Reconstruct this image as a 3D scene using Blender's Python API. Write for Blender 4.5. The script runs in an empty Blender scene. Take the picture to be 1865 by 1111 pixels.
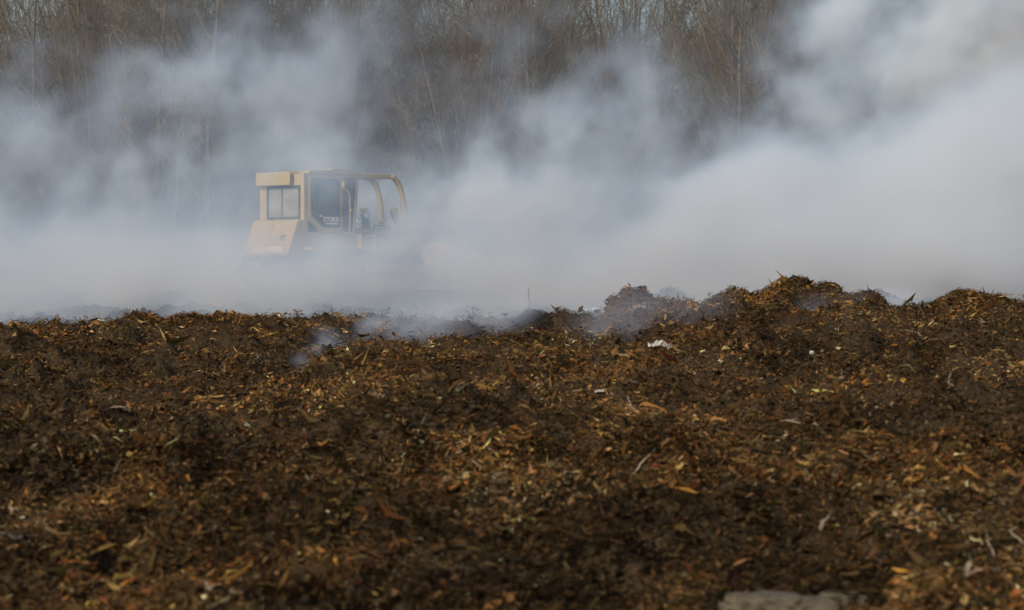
import bpy, bmesh, math, random
import numpy as np
from mathutils import Vector, Matrix

# ------------------------------------------------------------------ camera, world, sun, exposure
S = bpy.context.scene
COL = S.collection
FP = 4740.0            # focal length in pixels of a 1865 px wide frame
CAMZ = 1.7
cam_d = bpy.data.cameras.new("camera")
cam = bpy.data.objects.new("camera", cam_d)
COL.objects.link(cam)
cam_d.sensor_width = 36.0
cam_d.lens = FP / 1865.0 * 36.0
cam.location = (0, 0, CAMZ)
cam.rotation_euler = (math.radians(90) - math.atan(55.0 / FP), 0, 0)
cam_d.clip_start = 0.5
cam_d.clip_end = 3000
cam_d.dof.use_dof = True
cam_d.dof.focus_distance = 51.0
cam_d.dof.aperture_fstop = 3.2
S.camera = cam

SUN_EL, SUN_AZ = math.radians(33), math.radians(-144)     # azimuth clockwise from +Y: behind and to the left of the camera
W = bpy.data.worlds.new("World")
S.world = W
W.use_nodes = True
wn, wl = W.node_tree.nodes, W.node_tree.links
wn.clear()
sky = wn.new("ShaderNodeTexSky")
sky.sky_type = 'NISHITA'
sky.sun_disc = False
sky.sun_elevation = SUN_EL
sky.sun_rotation = SUN_AZ
sky.dust_density = 4.0
hs = wn.new("ShaderNodeHueSaturation")
hs.inputs["Saturation"].default_value = 1.05
bg = wn.new("ShaderNodeBackground")
bg.inputs["Strength"].default_value = 0.118
wo = wn.new("ShaderNodeOutputWorld")
wl.new(sky.outputs[0], hs.inputs["Color"])
wl.new(hs.outputs[0], bg.inputs["Color"])
wl.new(bg.outputs[0], wo.inputs["Surface"])

sun_d = bpy.data.lights.new("sun", 'SUN')
sun_d.energy = 2.0
sun_d.angle = math.radians(7)
sun_d.color = (1.0, 0.96, 0.91)
sun = bpy.data.objects.new("sun", sun_d)
COL.objects.link(sun)
sd = Vector((math.sin(SUN_AZ) * math.cos(SUN_EL), math.cos(SUN_AZ) * math.cos(SUN_EL), math.sin(SUN_EL)))
sun.rotation_euler = sd.to_track_quat('Z', 'Y').to_euler()
sun.location = sd * 60

S.view_settings.view_transform = 'Standard'
S.view_settings.look = 'None'
S.view_settings.exposure = 0.0
S.view_settings.gamma = 1.0
S.cycles.use_denoising = True
try:
    S.cycles.denoiser = 'OPENIMAGEDENOISE'
except Exception:
    pass
S.cycles.use_adaptive_sampling = True
S.cycles.adaptive_threshold = 0.02
S.cycles.max_bounces = 8
S.cycles.diffuse_bounces = 2
S.cycles.glossy_bounces = 2
S.cycles.transmission_bounces = 4
S.cycles.transparent_max_bounces = 8
S.cycles.volume_bounces = 6
S.cycles.volume_step_rate = 3.0
S.cycles.volume_max_steps = 256

rng = np.random.default_rng(7)
R = math.radians

# ------------------------------------------------------------------ helpers: noise
_T2 = np.random.default_rng(1).random((256, 256)).astype(np.float32)
_T3 = np.random.default_rng(2).random((64, 64, 64)).astype(np.float32)


def vn2(x, y, seed=0):
    x = np.asarray(x, np.float64) + seed * 17.31
    y = np.asarray(y, np.float64) + seed * 41.77
    ix = np.floor(x).astype(np.int64); iy = np.floor(y).astype(np.int64)
    fx = x - ix; fy = y - iy
    fx = fx * fx * fx * (fx * (fx * 6 - 15) + 10); fy = fy * fy * fy * (fy * (fy * 6 - 15) + 10)
    a = ix & 255; b = (ix + 1) & 255; c = iy & 255; d = (iy + 1) & 255
    return (_T2[a, c] * (1 - fx) + _T2[b, c] * fx) * (1 - fy) + (_T2[a, d] * (1 - fx) + _T2[b, d] * fx) * fy * 1.0


def fbm2(x, y, octv=4, seed=0, gain=0.5, lac=2.03):
    s = 0; a = 1; t = 0
    ca, sa = 0.8, 0.6
    for o in range(octv):
        s = s + a * vn2(x, y, seed + o * 3)
        t += a; a *= gain
        x, y = (x * ca - y * sa) * lac, (x * sa + y * ca) * lac
    return s / t


def vn3(x, y, z, seed=0):
    x = x + seed * 7.31; y = y + seed * 3.77; z = z + seed * 5.19
    ix = np.floor(x).astype(np.int32); iy = np.floor(y).astype(np.int32); iz = np.floor(z).astype(np.int32)
    fx = (x - ix).astype(np.float32); fy = (y - iy).astype(np.float32); fz = (z - iz).astype(np.float32)
    fx = fx * fx * (3 - 2 * fx); fy = fy * fy * (3 - 2 * fy); fz = fz * fz * (3 - 2 * fz)
    a, b = ix & 63, (ix + 1) & 63; c, d = iy & 63, (iy + 1) & 63; e, f = iz & 63, (iz + 1) & 63
    u = (_T3[a, c, e] * (1 - fx) + _T3[b, c, e] * fx) * (1 - fy) + (_T3[a, d, e] * (1 - fx) + _T3[b, d, e] * fx) * fy
    v = (_T3[a, c, f] * (1 - fx) + _T3[b, c, f] * fx) * (1 - fy) + (_T3[a, d, f] * (1 - fx) + _T3[b, d, f] * fx) * fy
    return u * (1 - fz) + v * fz


def fbm3(x, y, z, octv=4, seed=0, gain=0.5):
    s = 0; a = 1.0; t = 0
    for o in range(octv):
        s = s + a * vn3(x, y, z, seed + o * 5)
        t += a; a *= gain
        x, y, z = x * 2.07, y * 2.03, z * 2.11
    return s / t


def sstep(a, b, x):
    t = np.clip((x - a) / (b - a), 0, 1)
    return t * t * (3 - 2 * t)


# ------------------------------------------------------------------ helpers: objects
def link(name, me, mat=None, parent=None):
    o = bpy.data.objects.new(name, me)
    COL.objects.link(o)
    if mat is not None:
        for m in (mat if isinstance(mat, (list, tuple)) else [mat]):
            me.materials.append(m)
    if parent is not None:
        o.parent = parent
    return o


def tag(o, label=None, cat=None, group=None, kind=None):
    if label: o["label"] = label
    if cat: o["category"] = cat
    if group: o["group"] = group
    if kind: o["kind"] = kind
    return o


def empty(name, loc, rz=0.0):
    o = bpy.data.objects.new(name, None)
    o.empty_display_size = 0.3
    COL.objects.link(o)
    o.location = loc
    o.rotation_euler = (0, 0, rz)
    return o


def np_mesh(name, verts, faces_flat, counts, smooth=False, mat_idx=None):
    """verts (n,3); faces_flat int loops; counts per-face loop totals."""
    me = bpy.data.meshes.new(name)
    verts = np.asarray(verts, np.float32); faces_flat = np.asarray(faces_flat, np.int32); counts = np.asarray(counts, np.int32)
    me.vertices.add(len(verts)); me.vertices.foreach_set("co", verts.ravel())
    me.loops.add(len(faces_flat)); me.loops.foreach_set("vertex_index", faces_flat)
    me.polygons.add(len(counts))
    st = np.zeros(len(counts), np.int32); st[1:] = np.cumsum(counts)[:-1]
    me.polygons.foreach_set("loop_start", st)
    try:
        me.polygons.foreach_set("loop_total", counts)
    except Exception:
        pass
    if mat_idx is not None:
        me.polygons.foreach_set("material_index", np.asarray(mat_idx, np.int32))
    me.polygons.foreach_set("use_smooth", np.full(len(counts), bool(smooth)))
    me.update(calc_edges=True)
    return me


def set_col(me, cols, name="tint"):
    a = me.attributes.new(name, 'FLOAT_COLOR', 'POINT')
    c = np.ones((len(cols), 4), np.float32); c[:, :3] = cols
    a.data.foreach_set("color", c.ravel())


class MB:
    """collects shapes; build() links them as one mesh object"""
    def __init__(self): self.bm = bmesh.new()

    def box(self, lo, hi, bev=0.0, taper=None, rot=None, at=None):
        lo = Vector(lo); hi = Vector(hi)
        r = bmesh.ops.create_cube(self.bm, size=1.0)
        vs = r["verts"]
        c = (lo + hi) / 2; d = hi - lo
        for v in vs:
            v.co = Vector((v.co.x * d.x, v.co.y * d.y, v.co.z * d.z))
            if rot is not None: v.co = rot @ v.co
            v.co += c
        if bev > 0:
            es = list({e for v in vs for e in v.link_edges})
            bmesh.ops.bevel(self.bm, geom=es, offset=bev, segments=2, affect='EDGES', profile=0.5)
        return self

    def tube(self, pts, r, n=10, cap=True):
        pts = [Vector(p) for p in pts]
        rs = r if isinstance(r, (list, tuple)) else [r] * len(pts)
        rings = []
        up = Vector((0, 0, 1))
        t0 = (pts[1] - pts[0]).normalized()
        nrm = t0.cross(up)
        if nrm.length < 1e-3: nrm = t0.cross(Vector((1, 0, 0)))
        nrm.normalize()
        for i, p in enumerate(pts):
            t = (pts[min(i + 1, len(pts) - 1)] - pts[max(i - 1, 0)]).normalized()
            nrm = (nrm - t * nrm.dot(t)).normalized()
            b = t.cross(nrm)
            rings.append([self.bm.verts.new(p + (nrm * math.cos(2 * math.pi * k / n) + b * math.sin(2 * math.pi * k / n)) * rs[i]) for k in range(n)])
        for a, b in zip(rings, rings[1:]):
            for k in range(n):
                f = self.bm.faces.new((a[k], a[(k + 1) % n], b[(k + 1) % n], b[k])); f.smooth = True
        if cap:
            self.bm.faces.new(list(reversed(rings[0]))); self.bm.faces.new(rings[-1])
        return self

    def prism(self, prof, axis, a, b):
        """closed profile of 2D points swept along axis from a to b. axis 'y': (x,z); 'x': (y,z); 'z': (x,y)"""
        def P(p, t):
            if axis == 'y': return (p[0], t, p[1])
            if axis == 'x': return (t, p[0], p[1])
            return (p[0], p[1], t)
        A = [self.bm.verts.new(P(p, a)) for p in prof]; B = [self.bm.verts.new(P(p, b)) for p in prof]
        n = len(prof)
        for k in range(n):
            self.bm.faces.new((A[k], A[(k + 1) % n], B[(k + 1) % n], B[k]))
        self.bm.faces.new(A); self.bm.faces.new(B)
        return self

    def ring_prism(self, outer, inner, axis, a, b):
        """frame: outer and inner profiles with equal point counts"""
        def P(p, t):
            if axis == 'y': return (p[0], t, p[1])
            if axis == 'x': return (t, p[0], p[1])
            return (p[0], p[1], t)
        oa = [self.bm.verts.new(P(p, a)) for p in outer]; ob = [self.bm.verts.new(P(p, b)) for p in outer]
        ia = [self.bm.verts.new(P(p, a)) for p in inner]; ib = [self.bm.verts.new(P(p, b)) for p in inner]
        n = len(outer)
        for k in range(n):
            j = (k + 1) % n
            for q in ((oa[k], oa[j], ob[j], ob[k]), (ia[j], ia[k], ib[k], ib[j]), (oa[j], oa[k], ia[k], ia[j]), (ob[k], ob[j], ib[j], ib[k])):
                self.bm.faces.new(q)
        return self

    def build(self, name, mat, parent=None, bevel=0.0):
        bmesh.ops.recalc_face_normals(self.bm, faces=self.bm.faces)
        me = bpy.data.meshes.new(name)
        self.bm.to_mesh(me); self.bm.free()
        o = link(name, me, mat, parent)
        return o


def rounded(pts, r, n=4):
    """round the corners of a closed 2D polygon"""
    out = []
    N = len(pts)
    for i in range(N):
        p = Vector(pts[i]); a = (Vector(pts[i - 1]) - p); b = (Vector(pts[(i + 1) % N]) - p)
        rr = min(r, a.length * .45, b.length * .45)
        s = p + a.normalized() * rr; e = p + b.normalized() * rr
        for k in range(n + 1):
            t = k / n
            out.append(tuple((s * (1 - t) ** 2 + p * 2 * t * (1 - t) + e * t ** 2)))
    return out


# ------------------------------------------------------------------ helpers: materials
def new_mat(name):
    m = bpy.data.materials.new(name); m.use_nodes = True
    nt = m.node_tree
    return m, nt.nodes, nt.links, nt.nodes["Principled BSDF"]


def noise_mat(name, stops, scale=3.0, rough=0.7, detail=6, bump=0.0, bump_scale=None, metal=0.0, spec=0.3, coords="Object", dist=0.0):
    m, n, l, p = new_mat(name)
    tc = n.new("ShaderNodeTexCoord")
    t = n.new("ShaderNodeTexNoise"); t.inputs["Scale"].default_value = scale; t.inputs["Detail"].default_value = detail
    t.inputs["Roughness"].default_value = 0.62; t.inputs["Distortion"].default_value = dist
    r = n.new("ShaderNodeValToRGB")
    el = r.color_ramp.elements
    while len(el) > 1: el.remove(el[-1])
    el[0].position, el[0].color = stops[0][0], (*stops[0][1], 1)
    for pos, c in stops[1:]:
        e = el.new(pos); e.color = (*c, 1)
    l.new(tc.outputs[coords], t.inputs["Vector"]); l.new(t.outputs["Fac"], r.inputs["Fac"]); l.new(r.outputs["Color"], p.inputs["Base Color"])
    p.inputs["Roughness"].default_value = rough; p.inputs["Metallic"].default_value = metal
    p.inputs["Specular IOR Level"].default_value = spec
    if bump > 0:
        t2 = n.new("ShaderNodeTexNoise"); t2.inputs["Scale"].default_value = bump_scale or scale * 6; t2.inputs["Detail"].default_value = 8
        b = n.new("ShaderNodeBump"); b.inputs["Strength"].default_value = bump; b.inputs["Distance"].default_value = 0.02
        l.new(tc.outputs[coords], t2.inputs["Vector"]); l.new(t2.outputs["Fac"], b.inputs["Height"]); l.new(b.outputs[0], p.inputs["Normal"])
    return m


def tint_mat(name, rough=0.8, spec=0.25, transl=0.0):
    m, n, l, p = new_mat(name)
    a = n.new("ShaderNodeAttribute"); a.attribute_name = "tint"
    l.new(a.outputs["Color"], p.inputs["Base Color"])
    p.inputs["Roughness"].default_value = rough
    p.inputs["Specular IOR Level"].default_value = spec
    return m


# ------------------------------------------------------------------ terrain
_D = np.array([4, 9, 13, 20, 27, 32, 36, 41, 44, 47, 52, 58, 70, 84, 95, 110, 135, 170, 220, 1200.])
_ZL = np.array([-.02, 0, .03, .27, .42, .58, .70, .76, .71, .52, .40, .50, 1.15, 1.25, 1.5, 3.2, 6.0, 8.0, 8.6, 8.6])
_ZC = np.array([-.02, 0, .03, .27, .48, .70, .58, .70, .70, .45, .40, .60, 1.05, 1.2, 1.5, 3.2, 6.0, 8.0, 8.6, 8.6])
_ZR = np.array([-.02, 0, .03, .31, .57, .78, .92, .96, .96, .92, .60, .70, 1.05, 1.2, 1.5, 3.2, 6.0, 8.0, 8.6, 8.6])


def lumps(x, y, s, seed):
    """rounded clods packed at random, about s metres across"""
    cx = np.floor(x / s).astype(np.int64); cy = np.floor(y / s).astype(np.int64)
    h = np.zeros_like(x)
    for i in (-1, 0, 1):
        for j in (-1, 0, 1):
            a, b = cx + i, cy + j
            px = (a + _T2[(a + seed * 7) & 255, (b + seed * 3) & 255]) * s; py = (b + _T2[(a + 91 + seed) & 255, (b + 37 + seed) & 255]) * s
            q = _T2[(a + 53 - seed) & 255, (b + 11 + seed) & 255]
            r = s * (.35 + .5 * q)
            h = np.maximum(h, (.4 + .6 * q) * np.sqrt(np.clip(1 - ((x - px) ** 2 + (y - py) ** 2) / (r * r), 0, 1)))
    return h


def height(x, y):
    x = np.asarray(x, np.float64); y = np.asarray(y, np.float64)
    d = np.clip(y, 4, 1200)
    # the crests wander sideways a little, so that the ridge line is uneven
    w = d + (fbm2(x * .35, y * .2, 3, 11) - .5) * 3.0
    zl = np.interp(w, _D, _ZL); zc = np.interp(w, _D, _ZC); zr = np.interp(w, _D, _ZR)
    a = sstep(-4.2, -2.2, x + (fbm2(x * .3, y * .3, 2, 5) - .5) * 1.5); b = sstep(.9, 2.3, x + (fbm2(x * .3, y * .3, 2, 6) - .5) * 1.5)
    z = zl * (1 - a) + zc * a * (1 - b) + zr * b
    near = 1 - sstep(60, 85, d)
    amp = 0.35 + 0.65 * sstep(9, 20, d)
    z = z + near * amp * ((fbm2(x * .55, y * .38, 3, 21) - .5) * .42)
    # clods: billowed lumps, 0.3 to 1.2 m
    b1 = 1 - np.abs(2 * fbm2(x * 1.3, y * 1.1, 2, 31) - 1)
    b2 = 1 - np.abs(2 * fbm2(x * 3.1, y * 2.9, 2, 41) - 1)
    b0 = 1 - np.abs(2 * fbm2(x * .62, y * .55, 2, 27) - 1)
    z = z + near * ((b0 - .75) * .42 * amp + (b1 - .75) * .40 * amp + (b2 - .75) * .15 + (fbm2(x * 8, y * 8, 3, 51) - .5) * .07)
    jx, jy = x + (fbm2(x * 2.5, y * 2.5, 2, 7) - .5) * .35, y + (fbm2(x * 2.5, y * 2.5, 2, 8) - .5) * .35
    mk = sstep(.42, .60, fbm2(x * .5, y * .4, 2, 77)); m2 = sstep(.38, .58, fbm2(x * .9, y * .8, 2, 78))
    z = z + near * (.17 * mk * (lumps(jx, jy, .62, 3) - .3) * (.5 + .5 * amp) + .09 * m2 * (lumps(jx, jy, .27, 5) - .3))
    z = z + (1 - near) * (fbm2(x * .08, y * .08, 4, 61) - .5) * 1.6 * sstep(85, 120, d)
    # the bulldozer stands on a patch it has packed flat
    pad = 1 - sstep(3.4, 6.0, np.hypot(x + 4.9, y - 70.7))
    z = z * (1 - pad) + (1.31 + (fbm2(x * 3, y * 3, 2, 33) - .5) * .05) * pad
    return z


def at(u, py, d):
    """the point at distance d along +Y that the photograph shows at pixel (u, py)"""
    return ((u - 932.5) * d / FP, d, CAMZ - (py - 500.0) * d / FP)


def on_ground(u, py):
    d = np.arange(9.0, 62.0, 0.02)
    x = (u - 932.5) * d / FP
    below = height(x, d) >= CAMZ - (py - 500.0) * d / FP
    i = int(np.argmax(below)) if below.any() else len(d) - 1
    return float(x[i]), float(d[i]), float(height(x[i:i + 1], d[i:i + 1])[0])


soil = noise_mat("soil", [(0.30, (.010, .007, .004)), (0.45, (.03, .02, .010)), (0.55, (.065, .042, .02)), (0.68, (.13, .088, .042))], scale=38, rough=.95, detail=8, dist=1.2, bump=1.0, bump_scale=90, spec=.15)


def fan_grid(us, ds):
    U, D = np.meshgrid(us, ds)
    X = U * D
    return X, D


def grid_faces(nr, nc):
    i = np.arange(nr - 1)[:, None] * nc + np.arange(nc - 1)[None, :]
    q = np.stack([i, i + 1, i + nc + 1, i + nc], -1).reshape(-1, 4)
    return q.ravel(), np.full(len(q), 4)


ds = np.concatenate([np.linspace(3, 9, 30)[:-1], 9 * (62 / 9.) ** np.linspace(0, 1, 640)[:-1], 62 * (220 / 62.) ** np.linspace(0, 1, 110)[:-1], np.linspace(220, 1200, 20)])
us = np.concatenate([np.linspace(-.9, -.26, 50)[:-1], np.linspace(-.26, .26, 560), np.linspace(.26, .9, 50)[1:]])
X, Y = fan_grid(us, ds)
Z = height(X, Y)
f, c = grid_faces(*X.shape)
ground = link("ground", np_mesh("ground", np.stack([X, Y, Z], -1).reshape(-1, 3), f, c, smooth=True), soil)
tag(ground, "dark brown compost ground sloping up to a ridge", kind="structure")

# ------------------------------------------------------------------ leaf litter
PAL = np.array([(.019, .013, .0065), (.034, .022, .010), (.054, .033, .014), (.092, .056, .025), (.19, .125, .062), (.17, .08, .025), (.10, .042, .016), (.12, .105, .08), (.40, .33, .23), (.30, .18, .05)])
PBASE = np.array([.14, .25, .29, .20, .046, .016, .035, .018, .002, .003])
PDARK = np.array([.36, .36, .17, .07, .012, .004, .022, .003, .0005, .0005])
PORNG = np.array([.05, .11, .22, .25, .11, .11, .14, .003, .003, .016])
PGREY = np.array([.12, .20, .18, .16, .13, .01, .03, .14, .03, .004])
PATCH_O = [(640, 695, 130, 26), (1590, 840, 130, 36), (1300, 800, 110, 20), (860, 900, 100, 20), (330, 900, 100, 30), (740, 655, 80, 25), (1290, 800, 60, 12), (420, 755, 40, 14), (300, 590, 200, 14), (1020, 690, 220, 30), (120, 615, 120, 12), (1500, 590, 200, 16)]
PATCH_G = [(1740, 680, 35, 12), (1650, 955, 60, 14), (1010, 890, 40, 30), (40, 970, 60, 30), (1430, 815, 50, 30), (900, 940, 160, 30), (200, 800, 120, 14), (1560, 660, 100, 10)]
PATCH_D = [(90, 700, 120, 50), (600, 990, 120, 60), (480, 900, 90, 25), (1000, 830, 70, 25), (1250, 640, 80, 20), (1690, 760, 70, 20), (1850, 900, 60, 30), (200, 590, 180, 10)]


def patch(u, py, lst):
    s = np.zeros_like(u)
    for cu, cv, ru, rv in lst:
        s = np.maximum(s, np.exp(-((u - cu) / ru) ** 2 - ((py - cv) / rv) ** 2))
    return s


PW = {}
for key, lst in (("o", PATCH_O), ("g", PATCH_G), ("d", PATCH_D)):
    PW[key] = []
    for (cu, cv, ru, rv) in lst:                         # patches become places on the ground, in metres
        gx, gy, gz = on_ground(cu, cv)
        g2 = on_ground(cu, cv - rv); g1 = on_ground(cu, cv + rv)
        PW[key].append((gx, gy, ru * gy / FP, max(.35, min(2.5, abs(g2[1] - g1[1]) / 2))))


def wpatch(x, y, key):
    s = np.zeros_like(x)
    for cx, cy, rx, ry in PW[key]:
        s = np.maximum(s, np.exp(-((x - cx) / rx) ** 2 - ((y - cy) / ry) ** 2))
    return s


def leaf_colours(x, y, rg):
    n = len(x)
    o = np.clip(sstep(.50, .72, fbm2(x * .9, y * .6, 3, 71)) * .8 + wpatch(x, y, "o") * 1.5, 0, 1)
    g = np.clip(sstep(.58, .75, fbm2(x * .8, y * .55, 3, 81)) * .7 + wpatch(x, y, "g") * 1.3, 0, 1)
    k = np.clip(sstep(.52, .70, fbm2(x * .75, y * .5, 3, 91)) * .75 + wpatch(x, y, "d") * 1.0, 0, 1)
    near = sstep(24, 13, y)[:, None]
    w = PBASE[None] * np.ones((n, 1))
    w = w * (1 - k[:, None]) + PDARK * k[:, None]
    w = w * (1 - o[:, None]) + PORNG * o[:, None]
    w = w * (1 - g[:, None]) + PGREY * g[:, None]
    cw = np.cumsum(w, 1); cw /= cw[:, -1:]
    i = (rg.random(n)[:, None] > cw).sum(1).clip(0, 9)
    c = PAL[i] * np.exp(rg.normal(0, .28, n))[:, None]
    c *= 1 + rg.normal(0, .08, (n, 3))
    c *= np.exp((fbm2(x * 1.6, y * 1.1, 3, 121) - .5) * 2.0 + (fbm2(x * .5, y * .33, 2, 123) - .5) * 1.3)[:, None]      # wet and dry clumps; the tone contrast also stands in for soft clump shading
    c *= (1 + .25 * o * (1 - g))[:, None]
    c *= np.array([1.10, 1.02, .76])
    return np.clip(c, .003, .6)


def leaves(P, size, rg, tilt=.7, detail=True, flow=None, strips=.45, slim=1.0):
    """irregular curled leaf scraps: (n,3) points -> verts, loops, counts. detail: 9 verts and two folded halves; else 4 verts"""
    n = len(P)
    yaw = rg.random(n) * 2 * np.pi
    if flow is not None: yaw = np.where(rg.random(n) < .6, flow + rg.normal(0, .45, n), yaw)      # raked and pushed scraps lie along each other
    nrm = np.stack([rg.normal(0, tilt, n), rg.normal(0, tilt, n), np.ones(n)], -1)
    nrm /= np.linalg.norm(nrm, axis=1, keepdims=True)
    h = np.stack([np.cos(yaw), np.sin(yaw), np.zeros(n)], -1)
    t = h - nrm * (h * nrm).sum(1, keepdims=True); t /= np.linalg.norm(t, axis=1, keepdims=True)
    b = np.cross(nrm, t)
    L = size * (.7 + .6 * rg.random(n)); kind = rg.random(n)
    Wd = L * np.where(kind < 1 - strips, .30 + .40 * rg.random(n), .07 + .12 * rg.random(n))
    Wd = Wd * slim
    L = np.where(kind < 1 - strips, L, L * 2.0)
    curl = rg.normal(0, .35, n) * L; fold = (rg.random(n) * .8 - .2) * Wd
    if detail:
        tu = np.array([-.5, 0, .5, -.28, .05, .33, -.28, .05, .33]); tv = np.array([0, 0, 0, .42, .5, .36, -.42, -.5, -.36])
        ju = rg.normal(0, .09, (n, 9)); jv = 1 + rg.normal(0, .38, (n, 9))
        uu = tu[None] + ju; vv = tv[None] * jv
        F = np.array([0, 1, 2, 5, 4, 3, 0, 6, 7, 8, 2, 1]); cnt = np.array([6, 6]); nv = 9
    else:
        tu = np.array([-.5, .05, .5, -.05]); tv = np.array([0, -.5, 0, .5])
        uu = tu[None] + rg.normal(0, .14, (n, 4)); vv = tv[None] + rg.normal(0, .16, (n, 4))
        F = np.array([0, 1, 2, 3]); cnt = np.array([4]); nv = 4
    ww = curl[:, None] * (uu ** 2) * 1.6 + fold[:, None] * np.abs(vv) + rg.normal(0, .05, uu.shape) * L[:, None]
    V = P[:, None] + t[:, None] * (uu * L[:, None])[..., None] + b[:, None] * (vv * Wd[:, None])[..., None] + nrm[:, None] * ww[..., None]
    loops = (np.arange(n)[:, None] * nv + F[None]).ravel()
    return V.reshape(-1, 3), loops, np.tile(cnt, n), nv


leaf_m = tint_mat("dead_leaves", rough=.8, spec=.12)


def scatter(n, d0, d1, umax, rg):
    d = np.sqrt(d0 ** 2 + rg.random(n) * (d1 ** 2 - d0 ** 2))
    return (rg.random(n) * 2 - 1) * umax * d, d


def make_litter():
    Vs, Ls, Cs, Ts = [], [], [], []
    base = [0]

    def lay(x, y, sz, det, sig=.42, strips=.45, lift=0.0, tilt=.75, slim=1.0):
        n = len(x)
        fl = fbm2(x * 2.2, y * 2.0, 3, 101)                                   # where the scraps lie loose they pile higher
        z = height(x, y) + (rng.random(n) ** 1.6) * (.03 + .11 * sstep(.4, .7, fl)) + lift
        s = sz * np.exp(rng.normal(0, sig, n))
        V, L, C, nv = leaves(np.stack([x, y, z], -1), s, rng, tilt=tilt, detail=det, flow=fbm2(x * .55, y * .45, 2, 111) * 9.0, strips=strips, slim=slim)
        Vs.append(V); Ls.append(L + base[0]); Cs.append(C); Ts.append(np.repeat(leaf_colours(x, y, rng), nv, 0)); base[0] += len(V)

    for (n, d0, d1, sz, det) in ((270000, 10.5, 20, .031, True), (290000, 18, 31, .034, False), (430000, 29, 52, .040, False)):
        x, y = scatter(n, d0, d1, .245, rng)
        lay(x, y, sz, det)
    # the litter goes on to both sides of the view
    n = 150000
    y = rng.uniform(7, 52, n); x = (.24 * y + 6.0 * rng.random(n) ** 1.3) * np.where(rng.random(n) < .5, -1, 1)
    lay(x, y, .048, False)
    # long stems and shredded bark tangled through it
    x, y = scatter(5000, 10.5, 24, .245, rng); lay(x, y, .065, True, sig=.35, strips=1.0, lift=.015, tilt=.3, slim=.45)
    x, y = scatter(4000, 22, 48, .245, rng); lay(x, y, .080, True, sig=.35, strips=1.0, lift=.02, tilt=.35, slim=.45)
    # scraps that have blown over the flat stones
    for u, v, w in ((1405, 1098, .22), (1530, 1098, .12)):
        q = on_ground(u, v)
        x = q[0] + rng.normal(0, w, 160); y = q[1] + rng.normal(0, .18, 160); lay(x, y, .036, True, lift=.05)
    me = np_mesh("leaf_litter", np.concatenate(Vs), np.concatenate(Ls), np.concatenate(Cs))
    set_col(me, np.concatenate(Ts))
    o = link("leaf_litter", me, leaf_m)
    tag(o, "shredded brown and orange dead leaves covering the slope", kind="stuff")


make_litter()


# ------------------------------------------------------------------ heaps on the skyline
def heap(lumps, d, label, seed, depth=1.0, n_leaf=6000):
    """a compost heap at distance d: lumps of (u, top_py, half-width left, half-width right) in pixels, the first the highest"""
    L = []
    for u, py, wl, wr in lumps:
        lx, _, lz = at(u, py, d); L.append((lx, lz, wl * d / FP, wr * d / FP))
    cx, cy, top = L[0][0], d, L[0][1]
    rl = max(cx - (l[0] - l[2]) for l in L); rr = max((l[0] + l[3]) - cx for l in L)
    rd = (rl + rr) / 2 * depth
    rg = np.random.default_rng(seed)

    def one(X, Y, l, s):
        dx = X - l[0]
        wob = 1 + (fbm2(X * 1.1, Y * 1.1, 2, seed + s) - .5) * .4
        r = np.sqrt(np.where(dx < 0, dx / l[2], dx / l[3]) ** 2 + ((Y - cy) / (min(rd, (l[2] + l[3]) * .75))) ** 2) * wob
        k = np.clip(1 - r, 0, 1)
        return k, 1 - (1 - k) ** 2.0

    def prof(X, Y):
        k = np.zeros_like(X)
        for s, l in enumerate(L): k = np.maximum(k, one(X, Y, l, s)[0])
        return k, k

    def surf(X, Y):
        base = height(X, Y) - .06
        z = base.copy(); kk = np.zeros_like(X)
        for s, l in enumerate(L):
            k, q = one(X, Y, l, s)
            z = np.maximum(z, base * (1 - q) + (l[1] - .03) * q); kk = np.maximum(kk, k)
        b1 = 1 - np.abs(2 * fbm2(X * 1.7, Y * 1.7, 2, seed + 3) - 1)
        return z + ((b1 - .75) * .20 + (fbm2(X * 4, Y * 4, 3, seed + 5) - .5) * .13) * np.minimum(1, kk * 4)

    nx, ny = int(90 + (rl + rr) * 22), int(60 + rd * 30)
    gx = np.linspace(cx - rl * 1.25, cx + rr * 1.25, nx); gy = np.linspace(cy - rd * 1.25, cy + rd * 1.25, ny)
    GX, GY = np.meshgrid(gx, gy)
    k, _ = prof(GX, GY)
    GZ = surf(GX, GY)
    q, _c = grid_faces(ny, nx); q = q.reshape(-1, 4)
    keep = (k.ravel()[q] > 0).any(1)
    q = q[keep]
    used, inv = np.unique(q, return_inverse=True)
    V0 = np.stack([GX, GY, GZ], -1).reshape(-1, 3)[used] - np.array([cx, cy, 0])
    q = inv.reshape(-1, 4)
    n_leaf = int(n_leaf * 1.7)
    x = cx + (rg.random(n_leaf) * 2 - 1) * np.where(rg.random(n_leaf) < .5, rl, rr); y = cy + (rg.random(n_leaf) * 2 - 1) * rd
    kk, _ = prof(x, y); ok = kk > .02; x, y = x[ok], y[ok]
    z = surf(x, y) + rg.random(len(x)) ** 2 * .07
    Vl, Ll, Cl, nv = leaves(np.stack([x - cx, y - cy, z], -1), .046 * np.exp(rg.normal(0, .40, len(x))), rg, tilt=.8, detail=False)
    me = np_mesh("compost_heap", np.concatenate([V0, Vl]), np.concatenate([q.ravel(), Ll + len(V0)]), np.concatenate([np.full(len(q), 4), Cl]),
                 mat_idx=np.concatenate([np.zeros(len(q)), np.ones(len(Cl))]), smooth=False)
    cols = np.concatenate([np.full((len(V0), 3), .03), np.repeat(leaf_colours(x, y, rg), nv, 0)])
    set_col(me, cols)
    me.transform(Matrix.Translation((0, 0, -top)))
    o = link("compost_heap", me, [soil, leaf_m])
    o.location = (cx, cy, top)
    tag(o, label, "compost heap", "brown compost heaps along the ridge")
    return surf


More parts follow.
